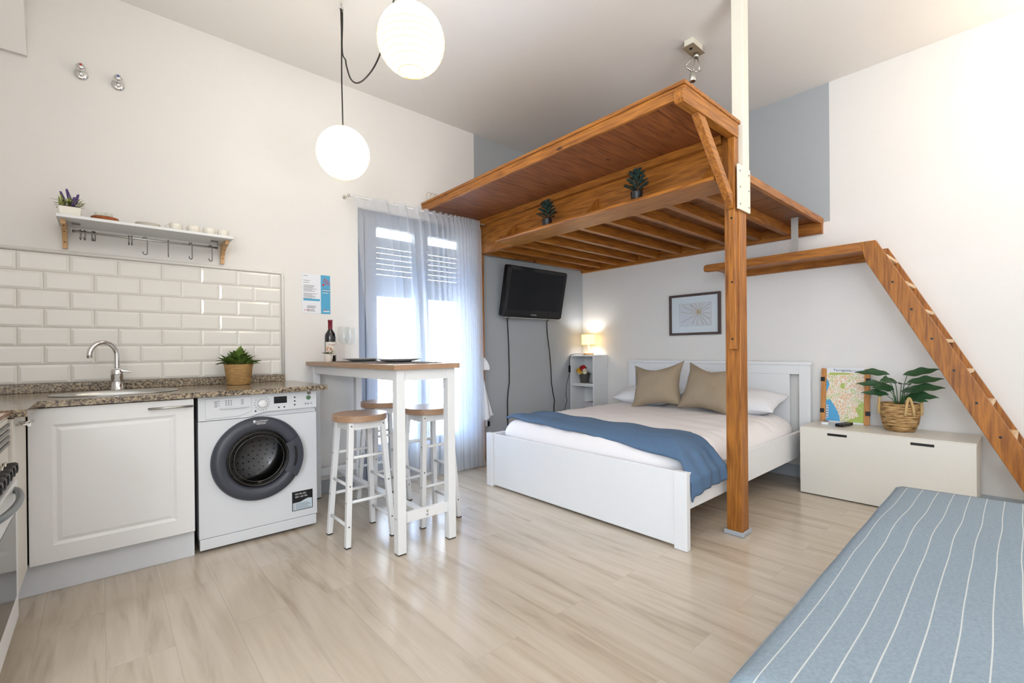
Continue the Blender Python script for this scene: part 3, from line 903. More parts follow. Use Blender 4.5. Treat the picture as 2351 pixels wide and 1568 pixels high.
hk = [(-.083,0,1.4,'small S-hook at the left end of the utensil rail'),(-.066,0,1.3,'second small S-hook from the left on the utensil rail'),
      (-.034,0,1.8,'third small S-hook from the left, touching the fourth'),(-.027,0,1.1,'fourth small S-hook from the left, touching the third'),
      (.120,0,1.5,'fifth small S-hook, left one of the middle pair on the rail'),(.133,0,1.4,'sixth small S-hook, right one of the middle pair on the rail'),
      (.193,1,.3,'large S-hook nearest the middle of the utensil rail'),(.302,1,1.5,'second large S-hook, turned edge-on'),
      (.413,1,.7,'third large S-hook from the middle of the rail'),(.516,1,.5,'large S-hook at the right end of the utensil rail')]
for x, big, yaw, lb in hk: s_hook(lb, x, big, yaw)

# things on the wall shelf
ZS = 1.7965
lv = thing('lavender_planter', 'square cream planter of lavender at the left end of the wall shelf', 'potted plant', (-.122, 3.39, ZS))
mb = MB(); mb.hexa([(-.043,-.033,0),(.043,-.033,0),(.043,.033,0),(-.043,.033,0),(-.047,-.037,.052),(.047,-.037,.052),(.047,.037,.052),(-.047,.037,.052)])
part('planter', mb, M['ceramic'], lv, local=True, bevel=.008)
mb = MB(); mb.box(-.042,.042,-.032,.032,.050,.0535); part('soil', mb, M['soil'], lv, local=True)
mb = MB(); rnd = random.Random(5)
for k in range(120):
    a = rnd.uniform(0, 2*pi); el = rnd.uniform(.05, 1.3)
    lf(mb, (rnd.uniform(-.04,.04), rnd.uniform(-.03,.03), .052+rnd.uniform(0,.03)), (cos(a)*cos(el)*1.3, sin(a)*cos(el)*.8, sin(el)), (0,0,1), rnd.uniform(.025,.05), .008, .1, .2, 4)
part('greenery', mb, M['leaf_lime'], lv, local=True, norm=False)
for (fx, fy, fz, tx) in ((-.02,.0,.13,-.015),(.0,.01,.15,-.012),(.022,-.01,.125,.012),(.014,-.02,.105,.004)):
    mb = MB(); rnd2 = random.Random(int(fx*1000))
    mb.tube([(fx*.5,fy,.05),(fx,fy,fz-.05)], .0012, 5)
    for k in range(40):
        t = k/40; a = k*2.4; rr = .0075*(1-.7*t)
        mb.sphere((fx+tx*t+rr*cos(a), fy+rr*sin(a), fz-.05+.05*t), .0032, n=6, m=4)
    part('flower_spike', mb, M['purple'], lv, local=True)

tr_ = solo('wicker_tray', 'shallow brown wicker tray on the wall shelf', 'tray', None or (lambda m_: (setattr(m_, 'smooth', True), m_.lathe([(0,0),(.048,0),(.052,.003),(.060,.022),(.058,.026),(.054,.024),(.046,.006),(0,.006)], n=36, cap=False), m_)[-1])(MB()), M['wicker_dark'], (.018, 3.41, ZS), local=True)
M['jar_glass'] = mix_shader('jar glass', 'cloth', (246,246,240), .45)
def jar(label, x, y):
    mb = MB(); mb.smooth = True
    mb.lathe([(0,0),(.017,0),(.019,.003),(.019,.045),(.017,.048),(.0155,.046),(.0165,.006),(0,.005)], n=20, cap=False)
    return solo('glass_tumbler', label, 'glass', mb, M['jar_glass'], (x, y, ZS+.0065), local=True, group='small glasses in the wicker tray')
jar('small clear glass at the left in the brown wicker tray', -.008, 3.412); jar('small clear glass at the right in the brown wicker tray', .034, 3.415)

def saucer(label, z, dx):
    mb = MB(); mb.smooth = True
    mb.lathe([(0,0),(.028,0),(.034,.0015),(.058,.006),(.0585,.0075),(.034,.0038),(0,.0025)], n=36, cap=False)
    o = solo('saucer', label, 'saucer', mb, M['ceramic'], (.205+dx, 3.415, z), local=True, group='saucers stacked on the wall shelf')
    return o
for k, lb in enumerate(('lowest saucer of the cream stack on the wall shelf','second saucer from the bottom of the cream stack','third saucer from the bottom of the cream stack','topmost saucer of the cream stack on the wall shelf')):
    saucer(lb, ZS+.0002+k*.0062, (.0,.002,-.001,.001)[k])

def cup():
    t = thing('cup', 'cream cup nearest the saucers on the wall shelf', 'cup', (.338, 3.42, ZS), group='cream cups on the wall shelf')
    mb = MB(); mb.smooth = True
    mb.lathe([(0,0),(.022,0),(.024,.002),(.031,.012),(.0335,.048),(.0325,.050),(.031,.048),(.029,.014),(0,.006)], n=28, cap=False)
    part('bowl', mb, M['ceramic'], t, local=True)
    mb = MB(); pts = []
    for k in range(11):
        a = radians(70+220*k/10); pts.append((-.036+.014*cos(a)*1.1, 0, .027+.015*sin(a)))
    mb.tube(pts, .0032, 8)
    part('handle', mb, M['ceramic'], t, local=True)
    return t
c0 = cup()
for x, rz, lb in ((.426, .25, 'second cream cup from the saucers'), (.508, .1, 'third cream cup from the saucers'), (.583, .2, 'cream cup at the right end of the wall shelf')):
    clone(c0, (x, 3.42, ZS), lb, rz)

M['cyan'] = plain('sky blue print', (86,170,208), .6); M['red'] = plain('crimson print', (196,44,66), .6); M['grey_ink'] = plain('grey ink', (120,116,118), .8)
# notice on the wall
pz0, pz1, px0, px1, py = 1.357, 1.648, 1.100, 1.306, Y0
po = thing('notice_poster', 'white and blue house-rules notice taped to the wall above the bar table', 'poster', (1.203, py, 1.357))
mb = MB(); mb.box(px0, px1, py-.0022, py-.0008, pz0, pz1)
mb.mi = 1
rnd = random.Random(9)
for r, (z_, n_) in enumerate([(1.632,.03),(1.598,.045),(1.583,.04)] + [(1.562-.0085*k, rnd.uniform(.06,.10)) for k in range(6)] + [(1.502-.0085*k, rnd.uniform(.06,.10)) for k in range(6)]):
    mb.box(px0+.012, px0+.012+n_, py-.0028, py-.0023, z_, z_+.0028)
for k in range(7): mb.box(px0+.035, px0+.085+.02*rnd.random(), py-.0028, py-.0023, 1.412-.006*k-(.004 if k > 3 else 0), 1.4145-.006*k-(.004 if k > 3 else 0))
part('sheet', mb, [M['paper'], M['grey_ink']], po)
mb = MB(); mb.box(1.236, px1, py-.003, py-.0023, pz0, pz1)
mb.mi = 1
for z_, n_, in ((1.540,.055),(1.523,.055)): mb.box(1.247, 1.247+n_, py-.0036, py-.0031, z_, z_+.003)
mb.mi = 2
for z_, n_, in ((1.532,.055),(1.513,.045)): mb.box(1.247, 1.247+n_, py-.0036, py-.0031, z_, z_+.004)
mb.box(1.253, 1.30, py-.0036, py-.0031, 1.372, 1.380)
bl = part('blue_panel', mb, [M['cyan'], M['grey_ink'], M['white']], po, label='sky blue panel')
mb = MB(); cx_, cz_ = 1.255, 1.575
mb.lathe([(.009,py-.0036),(.009,py-.0031)], (cx_,0,cz_), 20, 'y')
for r in (.024,.034,.046):
    mb.grid(lambda u, v: (cx_+(r+.0022*(2*v-1))*cos(u*pi/2), py-.0035, cz_+(r+.0022*(2*v-1))*sin(u*pi/2)), 12, 1)
part('wireless_symbol', mb, M['red'], bl, label='red wireless symbol', norm=False)
def wallp(px, pz, dy=.0024): return lambda u, v, w: (px+u, py-dy-w, pz+v)
mb = MB(); mb.box(px0+.010, 1.228, py-.003, py-.0023, 1.450, 1.466)
part('blue_band', mb, M['cyan'], po)
mb = MB()
for k in range(3): mb.lathe([(.0035,py-.003),(.0035,py-.0023)], (px0+.018+.014*k,0,1.380), 14, 'y')
part('red_icons', mb, M['red'], po)
mb = MB(); mb.box(1.252, 1.276, py-.0036, py-.0031, 1.383, 1.387)
part('red_word', mb, M['red'], bl)
# ------------------------------------------------------------------ bar table and stools
tb = thing('bar_table', 'tall white bar table with a tan wood-effect top standing against the wall', 'table', (1.32, 2.85, 0))
mb = MB(); mb.box(1.115, 1.522, 2.165, 3.535, .972, .999)
part('tabletop', mb, M['tan_y'], tb, bevel=.0015)
for lx in (1.142, 1.457):
    for ly in (2.192, 3.455):
        mb = MB(); mb.box(lx, lx+.048, ly, ly+.048, .006, .9715)
        l = part('leg', mb, M['white_matt'], tb, bevel=.002)
        mb = MB(); mb.box(lx+.002, lx+.046, ly+.002, ly+.046, .0005, .0055)
        part('foot_pad', mb, M['black'], l)
mb = MB(); mb.box(1.19, 1.457, 2.197, 2.215, .914, .9715); mb.box(1.19, 1.457, 3.48, 3.498, .914, .9715)
mb.box(1.147, 1.165, 2.24, 3.455, .914, .9715); mb.box(1.482, 1.50, 2.24, 3.455, .914, .9715)
part('apron', mb, M['white_matt'], tb)
for y in (2.206, 3.469):
    mb = MB(); mb.box(1.19, 1.457, y, y+.022, .158, .213)
    s = part('end_stretcher', mb, M['white_matt'], tb, bevel=.0015)
    if y < 3:
        mb = MB(); mb.smooth = True
        for zz in (.176, .195): mb.lathe([(.0065,y-.0003),(.0055,y-.003),(0,y-.0035)], (1.324,0,zz), 16, 'y')
        part('bolt', mb, M['steel'], s)
mb = MB(); mb.box(1.300, 1.346, 2.228, 3.469, .163, .185)
part('long_stretcher', mb, M['white_matt'], tb, bevel=.0015)
mb = MB(); mb.smooth = True; mb.lathe([(.006,1.1418),(.005,1.139),(0,1.1386)], (0,2.216,.19), 14, 'x')
part('bolt', mb, M['steel'], tb)

def stool(label, loc, rz):
    t = thing('bar_stool', label, 'stool', loc, rz, group='bar stools around the table')
    mb = MB()
    mb.lathe([(0,.676),(.1525,.676),(.154,.6775),(.154,.7095),(.1525,.711),(0,.711)], n=72, cap=False)
    part('seat', mb, M['tan_y'], t, local=True)
    top, bot, zt = .093, .134, .675
    def at(sx, sy, z):
        k = bot + (top-bot)*z/zt
        return Vector((sx*k, sy*k, z))
    for sx in (-1,1):
        for sy in (-1,1):
            mb = MB(); a, b = at(sx,sy,.006), at(sx,sy,zt)
            mb.hexa([a+Vector((-.014,-.014,0)),a+Vector((.014,-.014,0)),a+Vector((.014,.014,0)),a+Vector((-.014,.014,0)),
                     b+Vector((-.015,-.015,0)),b+Vector((.015,-.015,0)),b+Vector((.015,.015,0)),b+Vector((-.015,.015,0))])
            l = part('leg', mb, M['white_matt'], t, local=True, bevel=.0015)
            mb = MB(); mb.box(a.x-.0145, a.x+.0145, a.y-.0145, a.y+.0145, .0004, .0058)
            part('foot_cap', mb, M['black'], l, local=True)
            mb = MB()
            for zz in (.48,.24): 
                p = at(sx,sy,zz); mb.lathe([(.0045,p.x+sx*.0135),(.0045,p.x+sx*.0155)], (0,p.y,p.z), 10, 'x')
            for zz in (.33,.115,.655):
                p = at(sx,sy,zz); mb.lathe([(.0045,p.y+sy*.0135),(.0045,p.y+sy*.0155)], (p.x,0,p.z), 10, 'y')
            part('screw', mb, M['dark_steel'], l, local=True)
    for sy in (-1,1):
        for z in (.48,.24):
            mb = MB(); a, b = at(-1,sy,z), at(1,sy,z); mb.tube([a,b], .009, 10)
            part('rung', mb, M['white_matt'], t, local=True)
    for sx in (-1,1):
        for z in (.33,.115):
            mb = MB(); a, b = at(sx,-1,z), at(sx,1,z); mb.tube([a,b], .009, 10)
            part('rung', mb, M['white_matt'], t, local=True)
    mb = MB(); k = .094
    mb.box(-k+.012,k-.012,-k-.009,-k+.009,.632,.6755); mb.box(-k+.012,k-.012,k-.009,k+.009,.632,.6755)
    mb.box(-k-.009,-k+.009,-k+.012,k-.012,.632,.6755); mb.box(k-.009,k+.009,-k+.012,k-.012,.632,.6755)
    part('apron', mb, M['white_matt'], t, local=True)
    return t
s0 = stool('bar stool nearest the washing machine, on the left of the bar table', (1.122, 2.61, 0), 0)
s0.location = (1.122, 2.61, 0)
clone(s0, (1.567, 2.585, 0), 'bar stool on the right side of the bar table, towards the bed', .03)
clone(s0, (1.512, 3.112, 0), 'bar stool furthest back, between the bar table and the curtain', -.02)

# ------------------------------------------------------------------ on the table
ZT = .9995
def placemat(label, x, y, rz):
    mb = MB()
    mb.grid(lambda u, v: (-.15+.30*u, -.22+.44*v, .0022+.0012*sin(u*95)*sin(v*140)), 60, 80)
    return solo('placemat', label, 'placemat', mb, M['mat'], (x, y, ZT), rz=rz, local=True, solid=.003, group='woven placemats on the bar table')
M['mat'] = plain('grey woven mat', (134,128,124), .9, noise=.25, nscale=260, bump=.4, bscale=500)
placemat('grey woven placemat at the near end of the bar table', 1.33, 2.50, 0)
placemat('grey woven placemat further along the bar table, beside the glasses', 1.32, 2.98, 0)
def plate(label, x, y):
    mb = MB(); mb.smooth = True
    mb.lathe([(0,0),(.070,0),(.082,.003),(.132,.0165),(.1335,.0185),(.130,.0185),(.082,.0062),(0,.0045)], n=48, cap=False)
    return solo('dinner_plate', label, 'plate', mb, M['plate'], (x, y, ZT+.0065), local=True, group='grey plates on the placemats')
M['plate'] = plain('grey stoneware', (184,182,184), .3, noise=.03)
plate('grey dinner plate on the near placemat of the bar table', 1.33, 2.53)
plate('grey dinner plate on the far placemat, beside the wine glasses', 1.30, 2.96)

wb = thing('wine_bottle', 'dark red-wine bottle with a cream label on the bar table', 'bottle', (1.222, 3.335, ZT))
mb = MB(); mb.smooth = True
mb.lathe([(0,.0),(.034,.0),(.0385,.004),(.0385,.175),(.036,.195),(.025,.213),(.0155,.228),(.0145,.238),(.0145,.268)], n=36, cap=False)
part('bottle_glass', mb, plain('dark bottle glass', (18,18,24), .08, coat=.5), wb, local=True)
mb = MB(); mb.smooth = True
mb.lathe([(.0152,.232),(.0152,.283),(.0165,.284),(.0165,.296),(.0150,.298),(0,.2985)], n=28, cap=False)
part('capsule', mb, plain('wine red foil', (122,24,42), .35), wb, local=True, label='wine red foil capsule')
mb = MB(); mb.smooth = True
mb.grid(lambda u, v: (.0391*cos(radians(-165+190*u)), .0391*sin(radians(-165+190*u)), .045+.095*v), 24, 1)
lb = part('label', mb, plain('cream label paper', (228,222,212), .7), wb, local=True, label='cream paper label', norm=False)
def cyl(r, a0, z0): return lambda u, v, w: ((r+w)*cos(a0+u/r), (r+w)*sin(a0+u/r), z0+v)
part('label_lettering', text_mb('Protos', .017, cyl(.0395, radians(-128), .115)), plain('red ink', (168,52,60), .7), lb, local=True, label='red script lettering')

def wineglass(label, x, y):
    t = thing('wine_glass', label, 'wine glass', (x, y, ZT), group='wine glasses on the bar table')
    mb = MB(); mb.smooth = True
    mb.lathe([(0,.118),(.012,.121),(.033,.138),(.0455,.168),(.046,.19),(.041,.225),(.036,.247),(.0352,.247),(.040,.224),(.0448,.19),(.0443,.169),(.032,.140),(.011,.124),(0,.121)], n=40, cap=False)
    part('bowl', mb, M['goblet'], t, local=True)
    mb = MB(); mb.smooth = True
    mb.lathe([(.0065,.1175),(.0042,.105),(.0038,.06),(.0042,.012),(.008,.006)], n=16, cap=False)
    part('stem', mb, M['goblet'], t, local=True)
    mb = MB(); mb.smooth = True
    mb.lathe([(0,0),(.036,0),(.0365,.0015),(.02,.004),(.007,.007),(0,.0075)], n=36, cap=False)
    part('foot', mb, M['goblet'], t, local=True)
    return t
M['goblet'] = mix_shader('crystal', 'glass', (252,253,253), .1, .01)
g0 = wineglass('wine glass nearer the bottle on the bar table', 1.29, 3.26)
clone(g0, (1.375, 3.36, ZT), 'wine glass nearer the curtain, half behind the other glass')

fp = thing('flower_pot', 'tiny white pot of peach flowers in front of the wine bottle', 'potted plant', (1.172, 3.235, ZT))
mb = MB(); mb.smooth = True
mb.lathe([(0,0),(.022,0),(.024,.002),(.030,.052),(.031,.056),(.028,.056),(.027,.048),(0,.047)], n=28, cap=False)
part('pot', mb, M['ceramic'], fp, local=True)
mb = MB(); rnd = random.Random(11)
for k in range(22):
    a = rnd.uniform(0, 2*pi); el = rnd.uniform(.1,1.0)
    lf(mb, (.012*cos(a), .012*sin(a), .052), (cos(a)*cos(el), sin(a)*cos(el), sin(el)), (0,0,1), rnd.uniform(.025,.042), .016, .2, .3, 5)
part('leaves', mb, M['leaf'], fp, local=True, norm=False)
M['peach'] = plain('peach petals', (240,190,160), .7, noise=.12, nscale=90)
for (fx, fy, fz) in ((-.014,-.004,.085),(.008,-.012,.092),(.022,.006,.082),(.0,.014,.098)):
    mb = MB(); mb.tube([(fx*.4,fy*.4,.05),(fx,fy,fz)], .0012, 5)
    for k in range(12):
        a = k*2.4; el = .25+.09*k
        lf(mb, (fx,fy,fz-.004), (cos(a)*cos(el), sin(a)*cos(el), sin(el)), (0,0,1), .014, .012, .3, -.3, 4)
    part('flower', mb, M['peach'], fp, local=True, norm=False)

# ------------------------------------------------------------------ curtain
cr_ = thing('curtain_rod', 'thin white curtain rod on a wall bracket above the balcony door', 'curtain rod', (2.0, 3.42, 2.20))
mb = MB(); mb.smooth = True; mb.tube([(1.40,3.415,2.248),(2.70,3.415,2.248)], .006, 10)
part('rod', mb, M['white'], cr_)
mb = MB(); mb.smooth = True; mb.tube([(1.425,Y0-.001,2.275),(1.425,3.415,2.248)], .006, 8); mb.lathe([(.018,Y0-.004),(.018,Y0-.0005)], (1.425,0,2.275), 16, 'y'); mb.sphere((1.398,3.415,2.248), .011)
part('bracket', mb, M['silver'], cr_)
def curt(u, v):
    # u along the rod, v from top to hem; folds bunch up towards the right
    up = 1 - (1-u)**1.0
    x0, x1 = 1.43 + .108*min(1, v/.5)**.8, 2.622 - .006*v
    k = u**.72 if u < 1 else 1
    x = x0 + (x1-x0)*k
    ph = 2*pi*(7.0*u + 11*u**3)
    amp = .020 + .024*u
    y = 3.405 + amp*sin(ph) + .012*sin(2.1*ph+1.3*v) * (1-.5*v) - .02*v
    if v < .04: y = 3.415 + (y-3.415)*.55
    zz = 2.268 + (.012-2.268)*v
    x += -(.017 - .009*u)*sin(2*ph+.4)*(.35+.65*min(1, v*6)) + .006*sin(ph*.5+2*v)*v
    if u < .06: x += .018*sin(pi*u/.06)*1.4*(1 if v > .03 else 0)
    return (x, y, zz)
mb = MB(); mb.smooth = True
mb.grid(curt, 320, 40)
ct = thing('sheer_curtain', 'long sheer white curtain in front of the balcony door, bunched to the right', 'curtain', (2.05, 3.4, 0))
part('voile', mb, M['sheer'], ct, norm=False)
mb = MB(); mb.smooth = True
mb.grid(lambda u, v: tuple(Vector(curt(u, v*.045)) + Vector((0,-.003,.0))), 320, 2)
part('header_band', mb, M['sheer'], ct, norm=False, label='doubled sheer header band')
mb = MB(); mb.smooth = True
mb.grid(lambda u, v: tuple(Vector(curt(u, .985+.015*v)) + Vector((0,-.003,.0))), 320, 1)
part('hem', mb, M['sheer'], ct, norm=False)

# white cloth beside the post
hc = thing('hanging_cloth', 'white cloth hanging beside the curtain in front of the slim wooden post', 'cloth', (2.66, 3.41, .41))
mb = MB(); mb.smooth = True
def cl(u, v):
    z = .885 - (.885-.41)*v
    xa = 2.60 + .03*v; xb = 2.625 + .150*v**.9
    x = xa + (xb-xa)*u
    if v > .9: z += .05*(u)*(v-.9)*10*1.0
    return (x, 3.395 + .018*sin(u*7+v*2) - .012*v, z)
mb.grid(cl, 24, 24)
part('lower_fall', mb, M['white_cloth'], hc, solid=.004, norm=False)
mb = MB(); mb.smooth = True
mb.grid(lambda u, v: (2.585 + (.122*sqrt(max(0,1-(v*1.0)**2.2)))*u, 3.385+.02*sin(u*4), .885+.128*v), 14, 14)
part('upper_fold', mb, M['white_cloth'], hc, solid=.014, norm=False)
so = thing('wall_socket', 'small white socket box low on the grey wall beside the bed foot', 'socket', (2.78, Y0, .36))
mb = MB(); mb.box(2.755, 2.80, Y0-.035, Y0-.0005, .33, .42)
part('box', mb, M['white'], so, bevel=.004)
mb = MB(); mb.box(2.803, 2.835, Y0-.03, Y0-.0005, .325, .375)
part('plug', mb, M['black'], so, bevel=.004)

# ------------------------------------------------------------------ paper lanterns
def lantern(label, x, y, z, r):
    t = thing('paper_lantern', label, 'lamp', (x, y, z), group='lit paper lanterns')
    mb = MB(); mb.smooth = True
    prof = []
    n = 26
    for k in range(n+1):
        a = radians(22 + (180-44)*k/n)
        prof.append((r*sin(a), -r*1.0*cos(a)))
    prof2 = []
    for i, (rr, h) in enumerate(prof):
        prof2.append((rr*(1.0 if i % 2 else .992), h))
    mb.lathe(prof2, n=48, cap=False)
    part('paper_shade', mb, M['shade'], t, local=True, norm=False)
    mb = MB()
    for i in range(2, n-1, 2):
        rr, h = prof[i]; rr *= 1.003
        ring = [(rr*cos(2*pi*k/64), rr*sin(2*pi*k/64), h) for k in range(64)]
        if i < 15: mb.tube(ring, .0015, 5, closed=True)
    part('wire_ribs', mb, M['rib'], t, local=True, label='thin wire ribs')
    mb = MB()
    for i in (0, n):
        rr, h = prof[i]
        mb.tube([(rr*cos(2*pi*k/40), rr*sin(2*pi*k/40), h) for k in range(40)], .0022, 6, closed=True)
    mb.tube([(0,0,prof[0][1]),(0,0,r*.4)], .0012, 6); mb.tube([(-prof[0][0],0,prof[0][1]),(prof[0][0],0,prof[0][1])], .0012, 6)
    part('wire_ring', mb, M['rib'], t, local=True, label='wire ring at the opening')
    mb = MB(); mb.smooth = True
    mb.sphere((0,0,.0), .03, n=16, m=10); mb.tube([(0,0,.025),(0,0,.075)], .016, 12)
    part('bulb', mb, M['bulb'], t, local=True)
    return t
M['rib'] = emit('glowing wire rib', (250,210,120), .42, (150,116,60))  # lantern light on the wires is put in as a faint glow
M['bulb'] = emit('bulb', (255,240,215), 20)
L1 = (1.09, 2.735, 2.256); L2 = (1.075, 1.89, 2.494)
la = lantern('lit round paper lantern hanging lower, on a single black cord', *L1, .152)
mb = MB(); mb.tube([(0,0,.07),(0,0,.15),(-.004,.001,.45),(.001,.004,.86)], .0042, 8)
part('cord', mb, M['cable'], la, local=True)
lb_ = lantern('lit round paper lantern hanging higher, near the top of the view', *L2, .152)
mb = MB(); mb.tube([(0,0,.07),(.001,0,.3),(0,0,.62)], .0042, 8)
part('cord', mb, M['cable'], lb_, local=True)
mb = MB(); mb.smooth = True; mb.lathe([(.045,.655),(.044,.640),(.02,.615),(0,.614)], n=24)
part('ceiling_rose', mb, M['black'], lb_, local=True)
hkk = solo('ceiling_hook', 'small hook in the ceiling carrying the black lamp cable', 'hook',
     (lambda m_: (m_.tube([(0,0,-.001),(0,0,-.02)]+[(.012*sin(a),0,-.032+.012*cos(a)) for a in [radians(20*k) for k in range(0,15)]], .002, 6), m_)[-1])(MB()), M['steel'], (1.088, 2.735, ZC), local=True)
mb = MB(); P = []
# loop at the hook, knot, then the swag to the higher lantern's rose
for p in ((1.09,2.737,3.118),(1.098,2.746,3.113),(1.101,2.752,3.06),(1.092,2.732,3.0),(1.086,2.722,2.95),(1.090,2.735,2.90),(1.085,2.712,2.83),(1.083,2.668,2.78),(1.081,2.652,2.74),(1.081,2.60,2.645),(1.08,2.53,2.585),(1.08,2.455,2.556),(1.079,2.37,2.548),(1.079,2.28,2.560),(1.078,2.20,2.60),(1.078,2.12,2.68),(1.077,2.05,2.79),(1.076,1.98,2.93),(1.075,1.92,3.08),(1.075,1.897,3.12)):
    P.append(Vector(p))
Q = []
for i in range(len(P)-1):
    p0 = P[max(i-1,0)]; p1 = P[i]; p2 = P[i+1]; p3 = P[min(i+2,len(P)-1)]
    for k in range(5):
        t = k/5
        Q.append(.5*((2*p1)+(p2-p0)*t+(2*p0-5*p1+4*p2-p3)*t*t+(-p0+3*p1-3*p2+p3)*t**3))
Q.append(P[-1])
mb.tube(Q, .0042, 8)
lp = [Vector(p) for p in ((1.09,2.737,3.118),(1.079,2.722,3.108),(1.078,2.716,3.06),(1.086,2.732,3.0),(1.090,2.741,2.95),(1.088,2.738,2.90))]
mb.tube(lp, .0042, 8)
solo('lamp_cable', 'black lamp cable looped over a ceiling hook and swagged to the higher lantern', 'cable', mb, M['cable'], (1.09, 2.73, 2.55))

# ceiling spotlight
sl = thing('ceiling_spotlight', 'small square metal ceiling spotlight with an angled lamp arm above the loft', 'spotlight', (3.03, 1.525, ZC))
mb = MB(); mb.box(2.965, 3.10, 1.495, 1.558, ZC-.05, ZC-.0005); part('housing', mb, M['ivory_metal'], sl, bevel=.003)
mb = MB(); mb.box(2.95, 3.115, 1.486, 1.566, ZC-.054, ZC-.0505)
pl_ = part('plate', mb, plain('bronze grey plate', (168,152,128), .4), sl)
mb = MB(); mb.lathe([(.010,ZC-.057),(.010,ZC-.0542)], (2.995,1.526,0), 16); part('plug_hole', mb, M['black'], pl_)
mb = MB(); mb.smooth = True
mb.lathe([(.016,ZC-.085),(.016,ZC-.0545)], (3.07,1.526,0), 16)
mb.tube([(3.07,1.526,ZC-.075),(3.03,1.545,ZC-.10),(2.98,1.555,ZC-.165)], .004, 8); mb.tube([(3.07,1.526,ZC-.075),(3.075,1.51,ZC-.12),(3.06,1.50,ZC-.19)], .004, 8); mb.tube([(3.06,1.526,ZC-.085),(3.03,1.53,ZC-.20)], .002, 6)
mb.tube([(2.975,1.558,ZC-.165),(3.02,1.528,ZC-.20),(3.065,1.497,ZC-.19)], .006, 8)
part('arm', mb, M['silver'], sl)
mb = MB(); mb.smooth = True; mb.lathe([(.012,ZC-.20),(.020,ZC-.215),(.021,ZC-.265),(.017,ZC-.268),(.015,ZC-.25),(0,ZC-.25)], (3.02,1.528,0), 20, cap=False)
part('lamp_head', mb, M['silver'], sl)
# ------------------------------------------------------------------ loft platform
PX, PY, PZ = M['pine_x'], M['pine_y'], M['pine_z']
lo = thing('loft_platform', 'honey pine sleeping loft with an overhanging platform on a square post', 'loft', (2.742, 1.137, 0))
mb = MB(); mb.box(2.695, 2.79, 1.095, 1.18, .006, 1.985)
post = part('post', mb, PZ, lo, bevel=.004)
mb = MB()
for a in ((2.682,2.6945,1.082,1.193),(2.7905,2.803,1.082,1.193),(2.6945,2.7905,1.082,1.0945),(2.6945,2.7905,1.1805,1.193)):
    mb.box(a[0],a[1],a[2],a[3],.001,.026)
part('foot_trim', mb, M['skirting'], post, label='grey trim around the post foot', bevel=.004)
mb = MB(); mb.box(2.655, 2.6945, 1.103, 1.142, 1.062, 2.255)
stud = part('stud', mb, PZ, lo, bevel=.003)
mb = MB()
for z in (1.12, 1.44, 1.80): mb.lathe([(.006,2.6535),(.006,2.656)], (0,1.122,z), 10, 'x')
part('screw_hole', mb, M['black'], stud)
mb = MB(); mb.box(2.70, 2.748, 1.12, 1.188, 1.9855, 2.35)
part('upper_post', mb, PZ, lo, bevel=.002)
mb = MB(); mb.box(2.718, 2.76, 1.1885, 3.552, 1.99, 2.352)
part('front_beam', mb, PY, lo, bevel=.003)
mb = MB(); mb.box(2.70, 2.75, 3.497, 3.555, .001, 1.989)
part('slim_post', mb, PZ, lo, bevel=.003)
# steel column and plate
mb = MB(); mb.box(2.752, 2.83, 1.092, 1.158, 1.986, ZC-.0005)
col_ = part('steel_column', mb, M['ivory_metal'], lo, bevel=.004, label='ivory painted square steel column')
mb = MB(); mb.box(2.652, 2.815, 1.082, 1.0905, 1.845, 2.095)
pt = part('steel_plate', mb, M['ivory_metal'], lo, bevel=.001, label='ivory steel fixing plate')
mb = MB()
for z in (1.875, 1.97, 2.06):
    for x in (2.675, 2.795): mb.lathe([(.0055,1.0818),(.004,1.0795),(0,1.0793)], (x,0,z), 10, 'y')
part('screw', mb, M['dark_steel'], pt)
# lower deck: boards, joists, ledger, rim
mb = MB(); x = 2.762
while x < 4.25:
    mb.box(x, min(x+.135, 4.288), 1.126, 3.55, 2.062, 2.086); x += .140
part('deck_boards', mb, wood('pine deck boards', (92,54,28), (150,98,56), 'y', fine=60), lo, label='pine deck boards with the shade in their colour')  # shade between the joists is put into the board colour
for y in (3.50, 3.262, 3.03, 2.79, 2.545, 2.30, 2.055, 1.81, 1.57, 1.34):
    mb = MB(); mb.box(2.7605, 4.249, y-.023, y+.023, 1.992, 2.0615)
    part('joist', mb, PX, lo, bevel=.002)
mb = MB(); mb.box(4.25, 4.289, 1.10, 3.552, 1.968, 2.0615)
part('ledger', mb, PY, lo, bevel=.002)
mb = MB(); mb.box(2.832, 4.289, 1.098, 1.1255, 2.042, 2.090)
part('rim_board', mb, PX, lo, bevel=.002)
# overhanging upper platform
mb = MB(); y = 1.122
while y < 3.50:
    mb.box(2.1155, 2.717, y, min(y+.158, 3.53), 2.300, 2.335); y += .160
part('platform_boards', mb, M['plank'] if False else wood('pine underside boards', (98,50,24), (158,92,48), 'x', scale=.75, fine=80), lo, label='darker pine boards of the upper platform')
mb = MB(); mb.box(2.095, 2.115, 1.10, 3.53, 2.278, 2.336)
part('front_fascia', mb, PY, lo, bevel=.002)
mb = MB(); mb.box(2.088, 2.72, 1.094, 3.53, 2.3365, 2.356)
part('platform_top', mb, PY, lo, bevel=.003)
mb = MB(); mb.box(2.1155, 2.70, 1.10, 1.1215, 2.318, 2.336)
part('end_fascia', mb, PX, lo, bevel=.001)
mb = MB(); mb.box(2.678, 2.7175, 1.19, 3.53, 2.252, 2.2995)
part('rear_batten', mb, PY, lo, bevel=.002)
mb = MB(); mb.prism([(2.072,2.265),(2.085,2.250),(2.70,2.2555),(2.70,2.317),(2.085,2.317),(2.072,2.305)], 'y', 1.098, 1.145)
part('support_arm', mb, PX, lo, bevel=.003)
